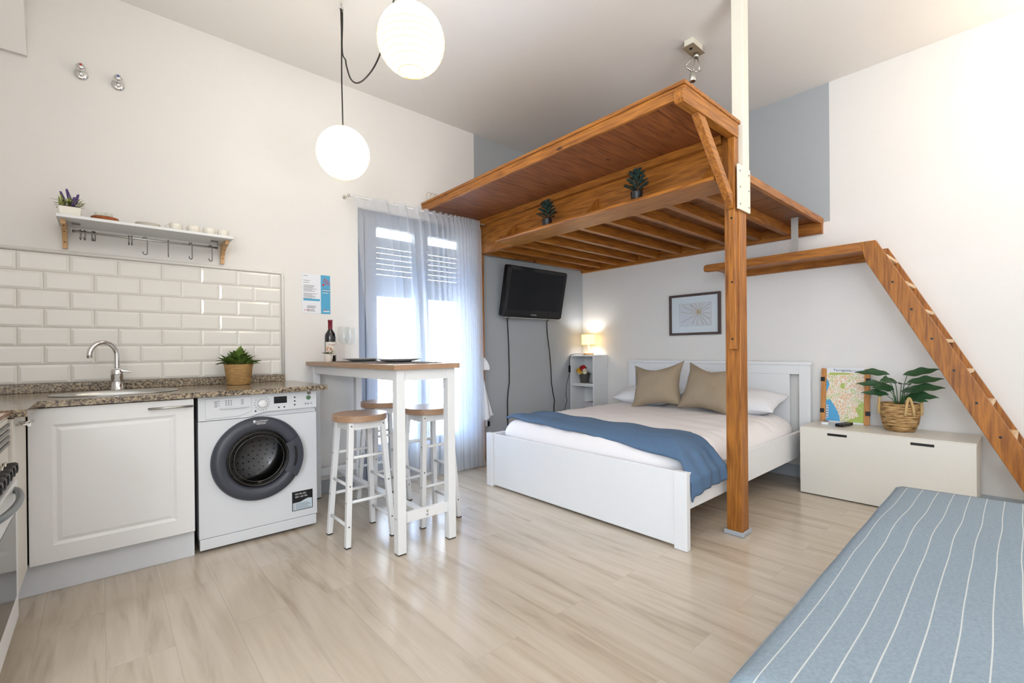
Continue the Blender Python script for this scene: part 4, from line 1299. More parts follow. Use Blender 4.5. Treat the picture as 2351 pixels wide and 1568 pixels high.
mb = MB(); mb.hexa([(2.245,1.103,2.250),(2.320,1.103,2.250),(2.320,1.142,2.250),(2.245,1.142,2.250),(2.235,1.103,2.2495),(2.31,1.103,2.2495),(2.31,1.142,2.2495),(2.235,1.142,2.2495)]) if False else None
mb.prism([(2.235,2.2495),(2.315,2.2495),(2.6545,1.905),(2.6545,1.855),(2.64,1.85)], 'y', 1.104, 1.141)
part('diagonal_brace', mb, PX, lo, bevel=.002)
# narrow shelf on the beam
mb = MB(); mb.prism([(2.505,1.988),(2.7175,1.988),(2.7175,2.012),(2.505,2.012),(2.50,2.000)], 'y', 1.15, 3.03)
sh = part('narrow_shelf', mb, PY, lo, bevel=.004)
for y in (3.0, 2.105, 1.25):
    mb = MB(); mb.prism([(2.7175,2.0125),(2.56,2.0125),(2.7175,2.17)], 'y', y-.012, y+.012)
    part('shelf_bracket', mb, PZ, lo, bevel=.001)

# little artificial pines
def pine(label, x, y):
    t = thing('pine_plant', label, 'potted plant', (x, y, 2.0125), group='small dark pines on the loft shelf')
    mb = MB(); mb.smooth = True
    mb.lathe([(0,0),(.030,0),(.032,.003),(.040,.068),(.040,.072),(.036,.072),(.034,.062),(0,.061)], n=28, cap=False)
    part('pot', mb, M['black'], t, local=True)
    mb = MB(); rnd = random.Random(int(x*100+y*10))
    for k in range(30):
        h = .07 + .13*k/30; a = k*2.4; L = .062*(1-.68*k/26) + .014; el = .45
        b0 = Vector((0,0,h)); b1 = b0 + Vector((cos(a)*cos(el)*L, sin(a)*cos(el)*L, sin(el)*L))
        for q in range(14):
            p = b0.lerp(b1, .15+.85*q/13)
            for s in range(7):
                a2 = rnd.uniform(0, 2*pi); e2 = rnd.uniform(-.3,.9)
                d = Vector((cos(a2)*cos(e2), sin(a2)*cos(e2), sin(e2)))*.5 + (b1-b0).normalized()
                lf(mb, p, d, (0,0,1), .026, .0055, .1, 0, 2)
    for s in range(60):
        a2 = rnd.uniform(0, 2*pi)
        lf(mb, (0,0,.19+rnd.random()*.03), (cos(a2)*.5, sin(a2)*.5, 1), (0,0,1), .018, .004, .1, 0, 2)
    part('needles', mb, M['pine_needle'], t, local=True, norm=False)
    mb = MB(); mb.tube([(0,0,.06),(0,0,.21)], .004, 6)
    part('trunk', mb, M['soil'], t, local=True)
pine('small dark pine in a black pot on the loft shelf, nearer the wall', 2.60, 2.505)
pine('small dark pine in a black pot on the loft shelf, nearer the post', 2.60, 1.70)
mb = MB(); rnd = random.Random(4)
for k in range(4):
    c = Vector((2.14+.03*k, 3.47-.02*k, 2.40)); rr = .05-.004*k
    mb.tube([c + Vector((rr*cos(a)*.9, .35*rr*cos(a)+.01*k, rr*.85*sin(a))) for a in [2*pi*q/20 for q in range(20)]], .0016, 5, closed=True)
solo('wire_ornament', 'loose coil of gold wire lying on the far corner of the loft overhang', 'ornament', mb, plain('gold wire', (206,168,96), .35, metal=.8), (2.18, 3.45, 2.357))

# ------------------------------------------------------------------ loft ladder
ld = thing('loft_ladder', 'honey pine ladder stair with a landing, fixed to the white wall on the right', 'ladder', (4.07, .3, 0))
mb = MB(); pr = [(.72,1.718)]
pr += [(1.845,1.718),(1.868,1.724),(1.873,1.748),(1.868,1.772),(1.85,1.780),(.70,1.780)]
mb.prism(pr, 'x', 3.862, 3.892); part('landing_rail', mb, PY, ld, bevel=.003)
mb = MB(); mb.box(4.255, 4.289, .70, 1.86, 1.700, 1.772); part('landing_rail', mb, PY, ld, bevel=.003)
mb = MB()
for k in range(3): mb.box(3.8925+k*.121, 3.8925+k*.121+.119, .74, 1.85, 1.745, 1.768)
part('landing_boards', mb, PY, ld)
tl = lambda z: .693 - (1.780-z)/1.98
SW = .122
def stringer(x0, x1):
    m2 = MB()
    zt, zb = 1.780, .002
    m2.prism([(tl(zt)+.0, zt), (tl(zt)+.085, zt), (tl(1.65)+SW, 1.65), (tl(zb)+SW, zb), (tl(zb), zb)], 'x', x0, x1)
    return m2
gz = M['pine_z']
sn_ = part('stringer', stringer(3.86, 3.893), wood('honey pine stringer', HD, HL, 'z'), ld, bevel=.003)
mb = MB()
for k, z in enumerate((1.49,1.305,1.115,.92,.73,.54,.345)):
    mb.lathe([(.007,3.8585),(.007,3.861)], (0,tl(z)+.06,z), 10, 'x')
part('bolt_hole', mb, M['black'], sn_)
part('stringer', stringer(4.256, 4.289), wood('honey pine stringer far', HD, HL, 'z'), ld, bevel=.003)
for z in (1.66,1.47,1.28,1.09,.90,.71,.52,.33,.14):
    mb = MB(); mb.box(3.8935, 4.2555, tl(z)+.006, tl(z)+.112, z, z+.022)
    part('tread', mb, M['ash'], ld, bevel=.002)
mb = MB(); mb.box(3.962, 3.966, 1.180, 1.228, 1.730, 2.060)
mb.box(3.945, 3.985, 1.1265, 1.200, 2.038, 2.0415) if False else None
mb.box(3.9665, 4.00, 1.180, 1.228, 1.7395, 1.7435)
M['zinc'] = plain('zinc strap', (186,184,180), .35, metal=.3)
part('steel_hanger', mb, M['zinc'], ld, label='steel hanger strap up to the loft')
mb = MB(); mb.box(3.9665, 4.00, 1.180, 1.228, 2.0555, 2.0598)
part('steel_hanger', mb, M['zinc'], ld)

# ------------------------------------------------------------------ television
tilt = radians(12)
tv = thing('television', 'black flat-screen television tilted forward on the grey wall', 'television', (3.353, 3.44, 1.398))
R_ = Matrix.Rotation(tilt, 4, 'X')
TW, TH = .846, .505
mb = MB()
def rr(w, h, r, cx=0, cz=0, n=6):
    pts = []
    for sx, sz, a0 in ((1,1,0),(-1,1,90),(-1,-1,180),(1,-1,270)):
        for k in range(n+1):
            a = radians(a0+90*k/n); pts.append((cx+sx*(w/2-r)+r*cos(a), cz+sz*(h/2-r)+r*sin(a)))
    return pts
def tilted(mb):
    bmesh.ops.transform(mb.bm, matrix=R_, verts=mb.bm.verts); return mb
o_ = rr(TW, TH, .02, 0, TH/2); i_ = rr(TW-.10, TH-.115, .004, 0, TH/2+.020)
mb.prism(o_, 'y', .012, .062)
A = [mb.bm.verts.new((p[0], .0, p[1])) for p in rr(TW-.012, TH-.012, .016, 0, TH/2)]
B = [mb.bm.verts.new((p[0], .012, p[1])) for p in o_]; C_ = [mb.bm.verts.new((p[0], .006, p[1])) for p in i_]
n = len(A)
for k in range(n):
    j = (k+1) % n
    mb._f([B[k],B[j],A[j],A[k]]); mb._f([A[k],A[j],C_[j],C_[k]])
part('bezel', tilted(mb), M['black_gloss'], tv, local=True)
mb = MB(); mb.box(-TW/2+.05, TW/2-.05, .0062, .0105, .0775, TH-.0375)
part('screen', tilted(mb), plain('dark screen', (30,31,35), .2, noise=.02, spec=.2), tv, local=True, label='dark switched-off screen')
lo_ = text_mb('TOSHIBA', .018, lambda u, v, w: (-.05+u, -.0006-w, .026+v), sx=1.2)
part('logo', tilted(lo_), M['silver'], tv, local=True, label='small silver maker name TOSHIBA')
mb = MB(); mb.box(-TW/2+.01, TW/2-.01, .002, .02, -.006, -.0005)
part('bottom_strip', tilted(mb), M['silver'], tv, local=True)
mb = MB(); mb.box(-.12, .12, .063, .075, .12, .36); part('mount_plate', tilted(mb), M['dark_steel'], tv, local=True)
mb = MB(); mb.box(-.05, .05, -.02, .1195, .16, .30); part('wall_bracket', mb, M['dark_steel'], tv, local=True)
def cablew(label, pts):
    m2 = MB(); m2.tube(pts, .0055, 8)
    return solo('television_cable', label, 'cable', m2, M['cable'], pts[-1], group='black cables below the television')
Yc = Y0-.012
cablew('left black cable dropping from the television down the grey wall', [(3.10,3.47,1.42),(3.087,Yc,1.39),(3.10,Yc,1.15),(3.106,Yc,.90),(3.107,Yc,.74),(3.088,Yc,.64),(3.078,Yc,.55),(3.08,Yc,.30)])
cablew('right black cable dropping from the television down the grey wall', [(3.66,3.48,1.42),(3.66,Yc,1.38),(3.665,Yc,1.26),(3.70,Yc,1.05),(3.72,Yc,.86),(3.727,Yc,.70),(3.752,Yc,.58),(3.775,Yc,.50),(3.762,Yc,.42),(3.765,Yc,.30)])

# ------------------------------------------------------------------ cube shelves in the corner
CXa, CXb, CYa, CYb = 4.04, 4.285, 3.205, 3.548
def cube(label, z):
    t = thing('cube_shelf', label, 'shelf', ((CXa+CXb)/2, (CYa+CYb)/2, z), group='stacked cube shelves in the corner')
    h = .334; th = .016
    mb = MB(); mb.box(CXa, CXb, CYa, CYa+th, z, z+h); mb.box(CXa, CXb, CYb-th, CYb, z, z+h)
    mb.box(CXa, CXb, CYa+th, CYb-th, z, z+th); mb.box(CXa, CXb, CYa+th, CYb-th, z+h-th, z+h)
    part('carcass', mb, M['white_matt'], t, bevel=.001)
    mb = MB(); mb.box(CXb-.006, CXb-.001, CYa+th, CYb-th, z+th, z+h-th)
    part('back_panel', mb, M['white_matt'], t)
    return t
cube('bottom white cube shelf of the corner stack, hidden low behind the bed', .001)
cube('middle white cube shelf of the corner stack, holding a pale box', .336)
cube('top white cube shelf of the corner stack, holding the flower bucket', .671)
ZL = 1.0055
M['ochre'] = plain('ochre trim', (206,158,50), .6)
tl_ = thing('table_lamp', 'lit table lamp with a drum shade on top of the corner cube shelves', 'lamp', (4.165, 3.375, ZL))
mb = MB(); mb.smooth = True; mb.lathe([(0,0),(.058,0),(.060,.002),(.060,.020),(.058,.022),(0,.0225)], n=36, cap=False)
part('base', mb, M['birch_y'], tl_, local=True, label='round pale wooden base')
mb = MB(); mb.tube([(0,0,.02),(0,0,.19)], .007, 12); part('stem', mb, M['white'], tl_, local=True)
mb = MB(); mb.smooth = True
mb.lathe([(.078,.112),(.078,.235)], n=48, cap=False)
shd = part('shade', mb, emit('lit yellow shade', (255,206,96), 1.5), tl_, local=True, label='glowing warm shade', norm=False)
for z in (.112,.235):
    mb = MB(); mb.tube([(.0785*cos(2*pi*k/48), .0785*sin(2*pi*k/48), z) for k in range(48)], .003, 6, closed=True)
    part('shade_trim', mb, M['ochre'], shd, local=True)
mb = MB(); mb.smooth = True; mb.sphere((0,0,.175), .028); part('bulb', mb, emit('lamp bulb', (236,244,255), 55), tl_, local=True)
mb = MB(); mb.tube([(-.06,.0,.006),(-.09,.05,.010),(-.10,.10,.012),(-.115,.14,.010),(-.130,.158,.004),(-.135,.165,-.03),(-.14,.168,-.10),(-.14,.168,-.20),(-.19,.172,-.34),(-.20,.172,-.46),(-.185,.172,-.52),(-.225,.172,-.62),(-.235,.172,-.70)], .003, 8)
part('cord', mb, M['cable'], tl_, local=True)
mb = MB(); mb.box(-.152,-.128,.160,.176,-.20,-.12); part('cord_switch', mb, M['black'], tl_, local=True, bevel=.004)
mb = MB(); mb.box(3.80, 3.90, 3.50, 3.545, .335, .375)
solo('power_strip', 'black power strip on the wall beside the cube shelves', 'power strip', mb, M['black'], (3.92, 3.52, .335), bevel=.005)

fb = thing('flower_bucket', 'grey bucket of red, yellow and white flowers in the top cube shelf', 'potted plant', (4.125, 3.405, .6875))
mb = MB(); mb.smooth = True
mb.lathe([(0,0),(.042,0),(.046,.003),(.063,.102),(.065,.106),(.060,.106),(.057,.09),(0,.088)], n=32, cap=False)
part('bucket', mb, plain('dark grey bucket', (88,84,80), .6, noise=.15), fb, local=True)
mb = MB(); rnd = random.Random(21)
for k in range(24):
    a = rnd.uniform(0,2*pi); el = rnd.uniform(.1,.9)
    lf(mb, (.03*cos(a),.03*sin(a),.095), (cos(a)*cos(el),sin(a)*cos(el),sin(el)), (0,0,1), .06, .022, .2, .3, 5)
part('leaves', mb, M['leaf'], fb, local=True, norm=False)
def bloom(c, r, rgb, k0, nm):
    mb = MB(); rnd = random.Random(k0); mb.sphere(c, r*.62, r*.62, r*.55, 14, 8)
    for k in range(26):
        a = k*2.4; el = -.2 + 1.6*k/26
        d = Vector((cos(a)*cos(el), sin(a)*cos(el), sin(el)))
        lf(mb, Vector(c)+d*r*.25, d, (0,0,1), r*.72, r*1.0, .45, -.7, 5)
    part('flower', mb, plain(nm, rgb, .7, noise=.12, nscale=60), fb, local=True, norm=False, label=nm)
bloom((-.03,-.005,.152), .050, (188,26,34), 1, 'red flower'); bloom((-.035,.048,.125), .044, (236,176,40), 2, 'yellow flower')
bloom((-.045,-.042,.122), .042, (240,232,206), 3, 'white flower'); bloom((-.05,.005,.112), .028, (236,190,60), 4, 'yellow flower')
bloom((-.055,.028,.102), .022, (238,220,200), 5, 'white flower'); bloom((.02,.03,.15), .03, (228,160,40), 6, 'yellow flower')
bx = thing('storage_box', 'pale grey box in the middle cube shelf', 'box', (4.14, 3.30, .3525))
mb = MB(); mb.box(4.065, 4.25, 3.225, 3.375, .3525, .475); part('body', mb, plain('pale grey card', (196,192,198), .7, noise=.03), bx, bevel=.003)
mb = MB()
for k in range(4): mb.box(4.0635, 4.0645, 3.255+k*.014, 3.263+k*.014, .43+.004*(k%2), .434+.004*(k%2))
part('print_marks', mb, M['white'], bx)

# framed picture
pf = thing('framed_picture', 'dark framed picture of a beige sunburst drawing on the white wall above the bed', 'picture', (X0, 2.168, 1.199))
y0, y1, z0, z1 = 1.912, 2.424, 1.199, 1.595
mb = MB()
fw = .022
mb.box(X0-.028, X0-.0005, y0, y0+fw, z0, z1); mb.box(X0-.028, X0-.0005, y1-fw, y1, z0, z1)
mb.box(X0-.028, X0-.0005, y0+fw, y1-fw, z0, z0+fw); mb.box(X0-.028, X0-.0005, y0+fw, y1-fw, z1-fw, z1)
part('frame', mb, M['dark_frame'], pf, bevel=.001)
mb = MB(); mb.box(X0-.012, X0-.008, y0+fw, y1-fw, z0+fw, z1-fw); part('mount_card', mb, M['paper'], pf)
mb = MB(); mb.box(X0-.0135, X0-.0122, 2.00, 2.322, 1.283, 1.506)
pr_ = part('print', mb, plain('print paper', (228,226,234), .8), pf)
mb = MB(); cy, cz = 2.125, 1.418
M['beige_ink'] = plain('beige ink', (206,188,164), .8)
rnd = random.Random(2)
for k in range(16):
    a = 2*pi*k/16 + .15
    p = Vector((X0-.0139, cy+.018*cos(a), cz+.018*sin(a))); pts = [p]
    bend = rnd.uniform(-.35,.35)
    for q in range(1,9):
        aa = a + bend*q/8; r_ = .018+.18*q/8
        yy, zz = cy+r_*cos(aa), cz+r_*sin(aa)
        if not (2.004 < yy < 2.318 and 1.287 < zz < 1.502): break
        pts.append(Vector((X0-.0139, yy, zz)))
    if len(pts) > 1: mb.tube(pts, .0024, 5)
for (ya, za), (yb, zb) in (((2.002,1.285),(2.32,1.285)),((2.32,1.285),(2.32,1.504)),((2.32,1.504),(2.002,1.504)),((2.002,1.504),(2.002,1.285))):
    mb.tube([(X0-.0137,ya,za),(X0-.0137,yb,zb)], .0007, 5)
part('sun_rays', mb, M['beige_ink'], pr_, label='wavy beige rays')
mb = MB(); mb.smooth = True; mb.lathe([(.017,X0-.0136),(.016,X0-.0146),(0,X0-.0147)], (0,cy,cz), 10, 'x')
part('sun_disc', mb, plain('ochre ink', (206,176,120), .8), pr_, label='ochre disc')
mb = MB(); mb.box(X0-.0225, X0-.021, y0+fw, y1-fw, z0+fw, z1-fw); part('glass', mb, M['glass'], pf)
# ------------------------------------------------------------------ bed
bd = thing('bed', 'white wooden double bed under the loft', 'bed', (3.25, 2.04, 0))
W = M['white']
mb = MB(); mb.box(2.288, 2.312, 1.28, 2.815, .016, .413)
part('footboard', mb, W, bd, bevel=.003)
for y in (1.205, 2.815):
    mb = MB(); mb.box(2.280, 2.318, y, y+.075, .001, .416)
    part('foot_post', mb, W, bd, bevel=.003)
for y in (1.212, 2.855):
    mb = MB(); mb.box(2.3185, 4.205, y, y+.028, .215, .410)
    part('side_rail', mb, W, bd, bevel=.003)
mb = MB(); mb.box(4.228, 4.260, 1.262, 2.80, .850, .925)
hb = part('headboard', mb, W, bd, bevel=.002)
for y in (1.18, 2.80):
    mb = MB(); mb.box(4.225, 4.262, y, y+.082, .001, .925)
    part('headboard_post', mb, W, hb, bevel=.003)
mb = MB(); mb.box(4.22, 4.266, 1.172, 2.89, .925, .952); part('cap_rail', mb, W, hb, bevel=.004)
for y0, y1 in ((1.332, 1.995), (2.065, 2.785)):
    mb = MB(); mb.box(4.232, 4.256, y0, y1, .30, .850); part('panel', mb, W, hb, bevel=.002)
mb = MB(); mb.box(4.228, 4.260, 1.262, 2.80, .22, .31); part('lower_rail', mb, W, hb, bevel=.002)
mb = MB(); mb.box(2.33, 4.22, 1.2405, 2.8545, .215, .24); part('slat_base', mb, M['birch_y'], bd)

ma = thing('mattress', 'thick mattress under a fitted white sheet on the white bed', 'mattress', (3.26, 2.05, .241))
MX0, MX1, MY0, MY1, MZ0, MZ1 = 2.328, 4.212, 1.2425, 2.8525, .242, .535
def sq(t, r):  # rounded profile helper
    return t
mb = MB(); mb.smooth = True
def mattress(u, v):
    # u around the outline, v from bottom edge up over the shoulder to the centre
    a = 2*pi*u
    n_ = 9.0
    c, s = cos(a), sin(a)
    q = (abs(c)**n_ + abs(s)**n_)**(-1/n_)
    px, py = c*q, s*q
    hx, hy = (MX1-MX0)/2, (MY1-MY0)/2
    if v < .35:
        t = v/.35; k = 1.0; z = MZ0 + (.40-MZ0)*t; off = 0
        if z > .405: pass
    elif v < .75:
        t = (v-.35)/.40; b = t*pi/2; z = .405 + (MZ1-.405)*sin(b); off = .14*(1-cos(b))
    else:
        t = (v-.75)/.25; z = MZ1 + .004*t; off = .14 + t*9
    if v <= .75:
        x = px*(hx-off); y = py*(hy-off)
    else:
        t = (v-.75)/.25; x = px*(hx-.14)*(1-t); y = py*(hy-.14)*(1-t)
    # small creases in the sheet
    cre = .003*sin(x*23+y*9)*sin(y*17-x*6) if v > .35 else 0
    if .35 < v < .85: cre += .0035*sin((x if abs(py) > .9 else y)*41 + 3*sin(x*7+y*5))*min(1,(v-.35)/.2)
    return ((MX0+MX1)/2+x, (MY0+MY1)/2+y, z+cre)
mb.grid(mattress, 240, 40, closed_u=True)
part('fitted_sheet', mb, M['linen'], ma, merge=.0005)

# blue throw over the foot of the bed
th_ = MB(); th_.smooth = True
def bedz(x, y):
    d = min(x-MX0, y-MY0, MY1-y)
    if d >= .14: return MZ1+.004
    if d <= 0: return .405
    return .405 + (MZ1-.405)*sqrt(max(0, 1-((.14-d)/.14)**2))
def throw(u, v):
    # u across (x), v from far side over to the near side and down
    path_top = 2.80; near = MY0
    L1_, L2_ = path_top-(near+.02), .185
    s = v*(L1_+L2_)
    x0 = 2.405 - .07*min(1, s/L1_); x1 = 2.735 - .045*min(1, s/L1_)
    x = x0 + (x1-x0)*u
    if s < L1_:
        y = path_top - s
        z = max(bedz(x, y), bedz(x, y))
        y_ = y; off = .017
        if y < MY0+.16:
            pass
    else:
        t = s - L1_
        y_ = near + .02 - .068*min(1, t/.10) + .006*sin(u*9+t*12)
        z = bedz(x, near+.02) - max(0, t-.0)*.98
        off = .017
    # draped folds
    z += off + .005*sin(u*8+v*5) + .004*sin(v*31+u*3)
    x += .010*sin(v*12+1) + .006*sin(v*25)
    if s >= L1_:
        y_ -= .010*sin(u*11)**2
        x += .012*(s-L1_)/L2_*sin(u*3-1)
        z -= .02*(1-u)*(s-L1_)/L2_
    return (x, y_, z)
th_.grid(throw, 40, 160)
solo('bed_throw', 'blue fleece throw folded across the foot of the bed', 'blanket', th_, M['blue_throw'], (2.56, 2.0, .54), solid=.010, norm=False)

def pillow(label, name, cat, mat, loc, w, h, t, R, pinch, flange, group, seed, chop=0):
    """a stuffed cushion lying in its own xy plane, then turned by R"""
    rnd = random.Random(seed); ph = [rnd.uniform(0,6) for _ in range(6)]
    mb = MB(); mb.smooth = True
    N_ = 40
    def P(u, v, side):
        a, b = 2*u-1, 2*v-1
        k = 1 - pinch*(1-abs(a)**1.5)*(abs(b)**2.2) ; l = 1 - pinch*(1-abs(b)**1.5)*(abs(a)**2.2)
        x, y = a*w/2*l, b*h/2*k
        fa = max(0, 1-(abs(a)/(1-flange))**2.6) if abs(a) < 1-flange else 0
        fb = max(0, 1-(abs(b)/(1-flange))**2.6) if abs(b) < 1-flange else 0
        z = side*t/2*(fa*fb)**.52 + side*.0025
        z += .004*sin(7*a+ph[0])*sin(6*b+ph[1])*(1 if side > 0 else -1)*(fa*fb)**.3 if fa*fb > 0 else 0
        if fa*fb == 0: z += .004*sin(9*a+ph[2])+.004*sin(8*b+ph[3])
        if chop and b > 0: y -= chop*(1-abs(a)**1.3)*b**1.5
        return R @ Vector((x, y, z))
    g1 = [[mb.bm.verts.new(P(i/N_, j/N_, 1)) for j in range(N_+1)] for i in range(N_+1)]
    g2 = [[mb.bm.verts.new(P(i/N_, j/N_, -1)) for j in range(N_+1)] for i in range(N_+1)]
    for i in range(N_):
        for j in range(N_):
            mb._f([g1[i][j], g1[i+1][j], g1[i+1][j+1], g1[i][j+1]]); mb._f([g2[i][j], g2[i][j+1], g2[i+1][j+1], g2[i+1][j]])
    for i in range(N_):
        mb._f([g1[i][0], g2[i][0], g2[i+1][0], g1[i+1][0]]); mb._f([g1[i][N_], g1[i+1][N_], g2[i+1][N_], g2[i][N_]])
        mb._f([g1[0][i], g1[0][i+1], g2[0][i+1], g2[0][i]]); mb._f([g1[N_][i], g2[N_][i], g2[N_][i+1], g1[N_][i+1]])
    return solo(name, label, cat, mb, mat, loc, local=True, group=group)
def stand(yaw, lean, roll):
    # pillow plane stands up, facing -x, leaning back
    return (Matrix.Rotation(yaw,4,'Z') @ Matrix.Rotation(lean,4,'Y') @ Matrix(((0,0,-1,0),(-1,0,0,0),(0,1,0,0),(0,0,0,1))) @ Matrix.Rotation(roll,4,'Z'))
pillow('white pillow lying flat against the headboard at the wall side', 'pillow', 'pillow', M['pillow'], (4.02, 2.52, .618), .36, .62, .15, Matrix.Rotation(radians(-14),4,'Y'), .06, .02, 'white bed pillows', 1)
pillow('white pillow lying flat against the headboard on the post side', 'pillow', 'pillow', M['pillow'], (4.00, 1.64, .625), .38, .64, .17, Matrix.Rotation(radians(-14),4,'Y'), .06, .02, 'white bed pillows', 2)
pillow('taupe square cushion standing on the left of the bed', 'cushion', 'cushion', M['taupe'], (3.80, 2.285, .742), .475, .425, .17, stand(radians(6), radians(24), radians(7)), .16, .035, 'taupe cushions on the bed', 3, .055)
pillow('taupe square cushion standing behind the wooden post', 'cushion', 'cushion', M['taupe'], (3.79, 1.795, .738), .48, .425, .17, stand(radians(-3), radians(24), radians(-4)), .16, .035, 'taupe cushions on the bed', 4, .05)

# ------------------------------------------------------------------ storage bench with things on it
cs = thing('storage_bench', 'low cream storage bench with two finger slots beside the bed', 'bench', (4.07, .685, 0))
CY0_, CY1_ = .224, 1.143
mb = MB(); mb.box(3.868, 4.277, CY0_+.002, CY0_+.02, .012, .470); mb.box(3.868, 4.277, CY1_-.02, CY1_-.002, .012, .470)
mb.box(3.868, 4.277, CY0_+.02, CY1_-.02, .012, .03); mb.box(4.262, 4.277, CY0_+.02, CY1_-.02, .03, .470)
part('carcass', mb, M['cream'], cs)
mb = MB(); mb.box(3.862, 4.278, CY0_-.002, CY1_+.002, .4705, .487)
part('top_board', mb, M['cream'], cs, bevel=.003)
# front with two real cut-outs
mb = MB()
zs0, zs1 = .440, .458
ys = [CY0_, .408, .522, .857, .974, CY1_]
xf0, xf1 = 3.845, 3.8615
mb.box(xf0, xf1, ys[0], ys[-1], .008, zs0); mb.box(xf0, xf1, ys[0], ys[-1], zs1, .484)
mb.box(xf0, xf1, ys[0], ys[1], zs0, zs1); mb.box(xf0, xf1, ys[2], ys[3], zs0, zs1); mb.box(xf0, xf1, ys[4], ys[5], zs0, zs1)
fr_ = part('drawer_front', mb, M['cream'], cs, merge=.0001)
for a, b in ((ys[1], ys[2]), (ys[3], ys[4])):
    mb = MB(); mb.box(xf1+.0005, xf1+.004, a-.004, b+.004, zs0-.006, zs1+.004)
    part('finger_slot', mb, M['black'], fr_, label='black finger slot')

mpb = thing('map_board', 'clipped street map of Tarragona leaning on the wall on the storage bench', 'map', (4.235, .957, .4875))
T_ = Matrix.Translation((4.228, .957, .4875)) @ Matrix.Rotation(radians(6.2), 4, 'Y')
def mbw(mb): bmesh.ops.transform(mb.bm, matrix=T_, verts=mb.bm.verts); return mb
# local frame: x out of the board towards the wall, y sideways, z up; front faces -x
def map_mat():
    m, nt, b = new_mat('printed street map')
    tc = nd(nt, 'ShaderNodeTexCoord'); sp = nd(nt, 'ShaderNodeSeparateXYZ'); nt.links.new(tc.outputs['Object'], sp.inputs[0])
    cb_ = nd(nt, 'ShaderNodeCombineXYZ'); nt.links.new(sp.outputs['Y'], cb_.inputs['X']); nt.links.new(sp.outputs['Z'], cb_.inputs['Y'])
    vo = nd(nt, 'ShaderNodeTexVoronoi'); vo.feature = 'DISTANCE_TO_EDGE'; vo.inputs['Scale'].default_value = 70
    nz = nd(nt, 'ShaderNodeTexNoise'); nz.inputs['Scale'].default_value = 9; nt.links.new(cb_.outputs[0], nz.inputs['Vector'])
    mp = nd(nt, 'ShaderNodeMapping'); mp.inputs['Rotation'].default_value = (0,0,.6); mp.inputs['Scale'].default_value = (1,.6,1)
    nt.links.new(cb_.outputs[0], mp.inputs['Vector']); nt.links.new(mp.outputs[0], vo.inputs['Vector'])
    cr = nd(nt, 'ShaderNodeValToRGB'); cr.color_ramp.elements[0].position = .06; cr.color_ramp.elements[0].color = lin((244,238,226))
    cr.color_ramp.elements[1].position = .12; cr.color_ramp.elements[1].color = (0,0,0,1)
    nt.links.new(vo.outputs['Distance'], cr.inputs['Fac'])
    c2 = nd(nt, 'ShaderNodeValToRGB'); e = c2.color_ramp.elements
    e[0].position = .38; e[0].color = lin((190,204,120)); e[1].position = .62; e[1].color = lin((232,196,158)); a = e.new(.45); a.color = lin((236,214,180)); a = e.new(.54); a.color = lin((238,192,146))
    nt.links.new(nz.outputs['Fac'], c2.inputs['Fac'])
    lt = nd(nt, 'ShaderNodeMath', operation='LESS_THAN'); lt.inputs[1].default_value = .075; nt.links.new(vo.outputs['Distance'], lt.inputs[0])
    mx = nd(nt, 'ShaderNodeMix', data_type='RGBA'); nt.links.new(lt.outputs[0], mx.inputs['Factor']); nt.links.new(c2.outputs['Color'], mx.inputs['A']); mx.inputs['B'].default_value = lin((250,246,238))
    v2 = nd(nt, 'ShaderNodeTexVoronoi'); v2.inputs['Scale'].default_value = 90; nt.links.new(cb_.outputs[0], v2.inputs['Vector'])
    l2 = nd(nt, 'ShaderNodeMath', operation='LESS_THAN'); l2.inputs[1].default_value = .12; nt.links.new(v2.outputs['Distance'], l2.inputs[0])
    m2 = nd(nt, 'ShaderNodeMix', data_type='RGBA'); nt.links.new(l2.outputs[0], m2.inputs['Factor']); nt.links.new(mx.outputs['Result'], m2.inputs['A']); m2.inputs['B'].default_value = lin((140,120,110))
    nt.links.new(m2.outputs['Result'], b.inputs['Base Color']); b.inputs['Roughness'].default_value = .4
    return m
BW, BH = .312, .415
mb = MB(); mb.box(-.006, .0, -BW/2+.02, BW/2-.02, .0, BH+.008); part('backing_sheet', mbw(mb), M['paper'], mpb)
for s in (-1, 1):
    mb = MB(); mb.box(-.014, .004, s*(BW/2-.018)-.017, s*(BW/2-.018)+.017, .0, BH); sl_ = part('wooden_slat', mbw(mb), M['birch_z'] if False else wood('orange oak slat', (176,112,52), (214,152,84), 'z', knots=False), mpb, bevel=.002)
    for z in (.085, .33):
        mb = MB(); mb.box(-.0165, .005, s*(BW/2-.012)-.014, s*(BW/2-.012)+.014, z-.017, z+.017); part('black_clip', mbw(mb), M['black'], sl_, bevel=.002)
my0, my1 = -BW/2+.036, BW/2-.036   # y0 = right side as seen
mb = MB(); mb.box(-.0085, -.0065, my0, my1, .012, BH-.03)
mp_ = part('map_print', mbw(mb), map_mat(), mpb, label='printed street map')
mb = MB()
sea = [(my1,.012),(my1,.175),(my1-.012,.168),(my1-.02,.178),(my1-.035,.160),(my1-.055,.128),(my1-.075,.09),(my1-.09,.045),(my1-.092,.012)]
mb.prism([(p[0], p[1]) for p in sea], 'x', -.0092, -.0086)
mb2_ = MB(); mb2_.prism([(my1,.23),(my1,.335),(my1-.012,.32),(my1-.02,.29),(my1-.012,.26)], 'x', -.0092, -.0086)
M['map_sea'] = plain('map sea blue', (88,172,222), .5)
for q_ in (mb, mb2_): part('sea', mbw(q_), M['map_sea'], mp_, label='bright blue sea area')
mb = MB()
mb.prism([(my0,.012),(my0,.16),(my0+.03,.15),(my0+.05,.11),(my0+.03,.06),(my0+.09,.03),(my0+.11,.012)], 'x', -.0090, -.0086)
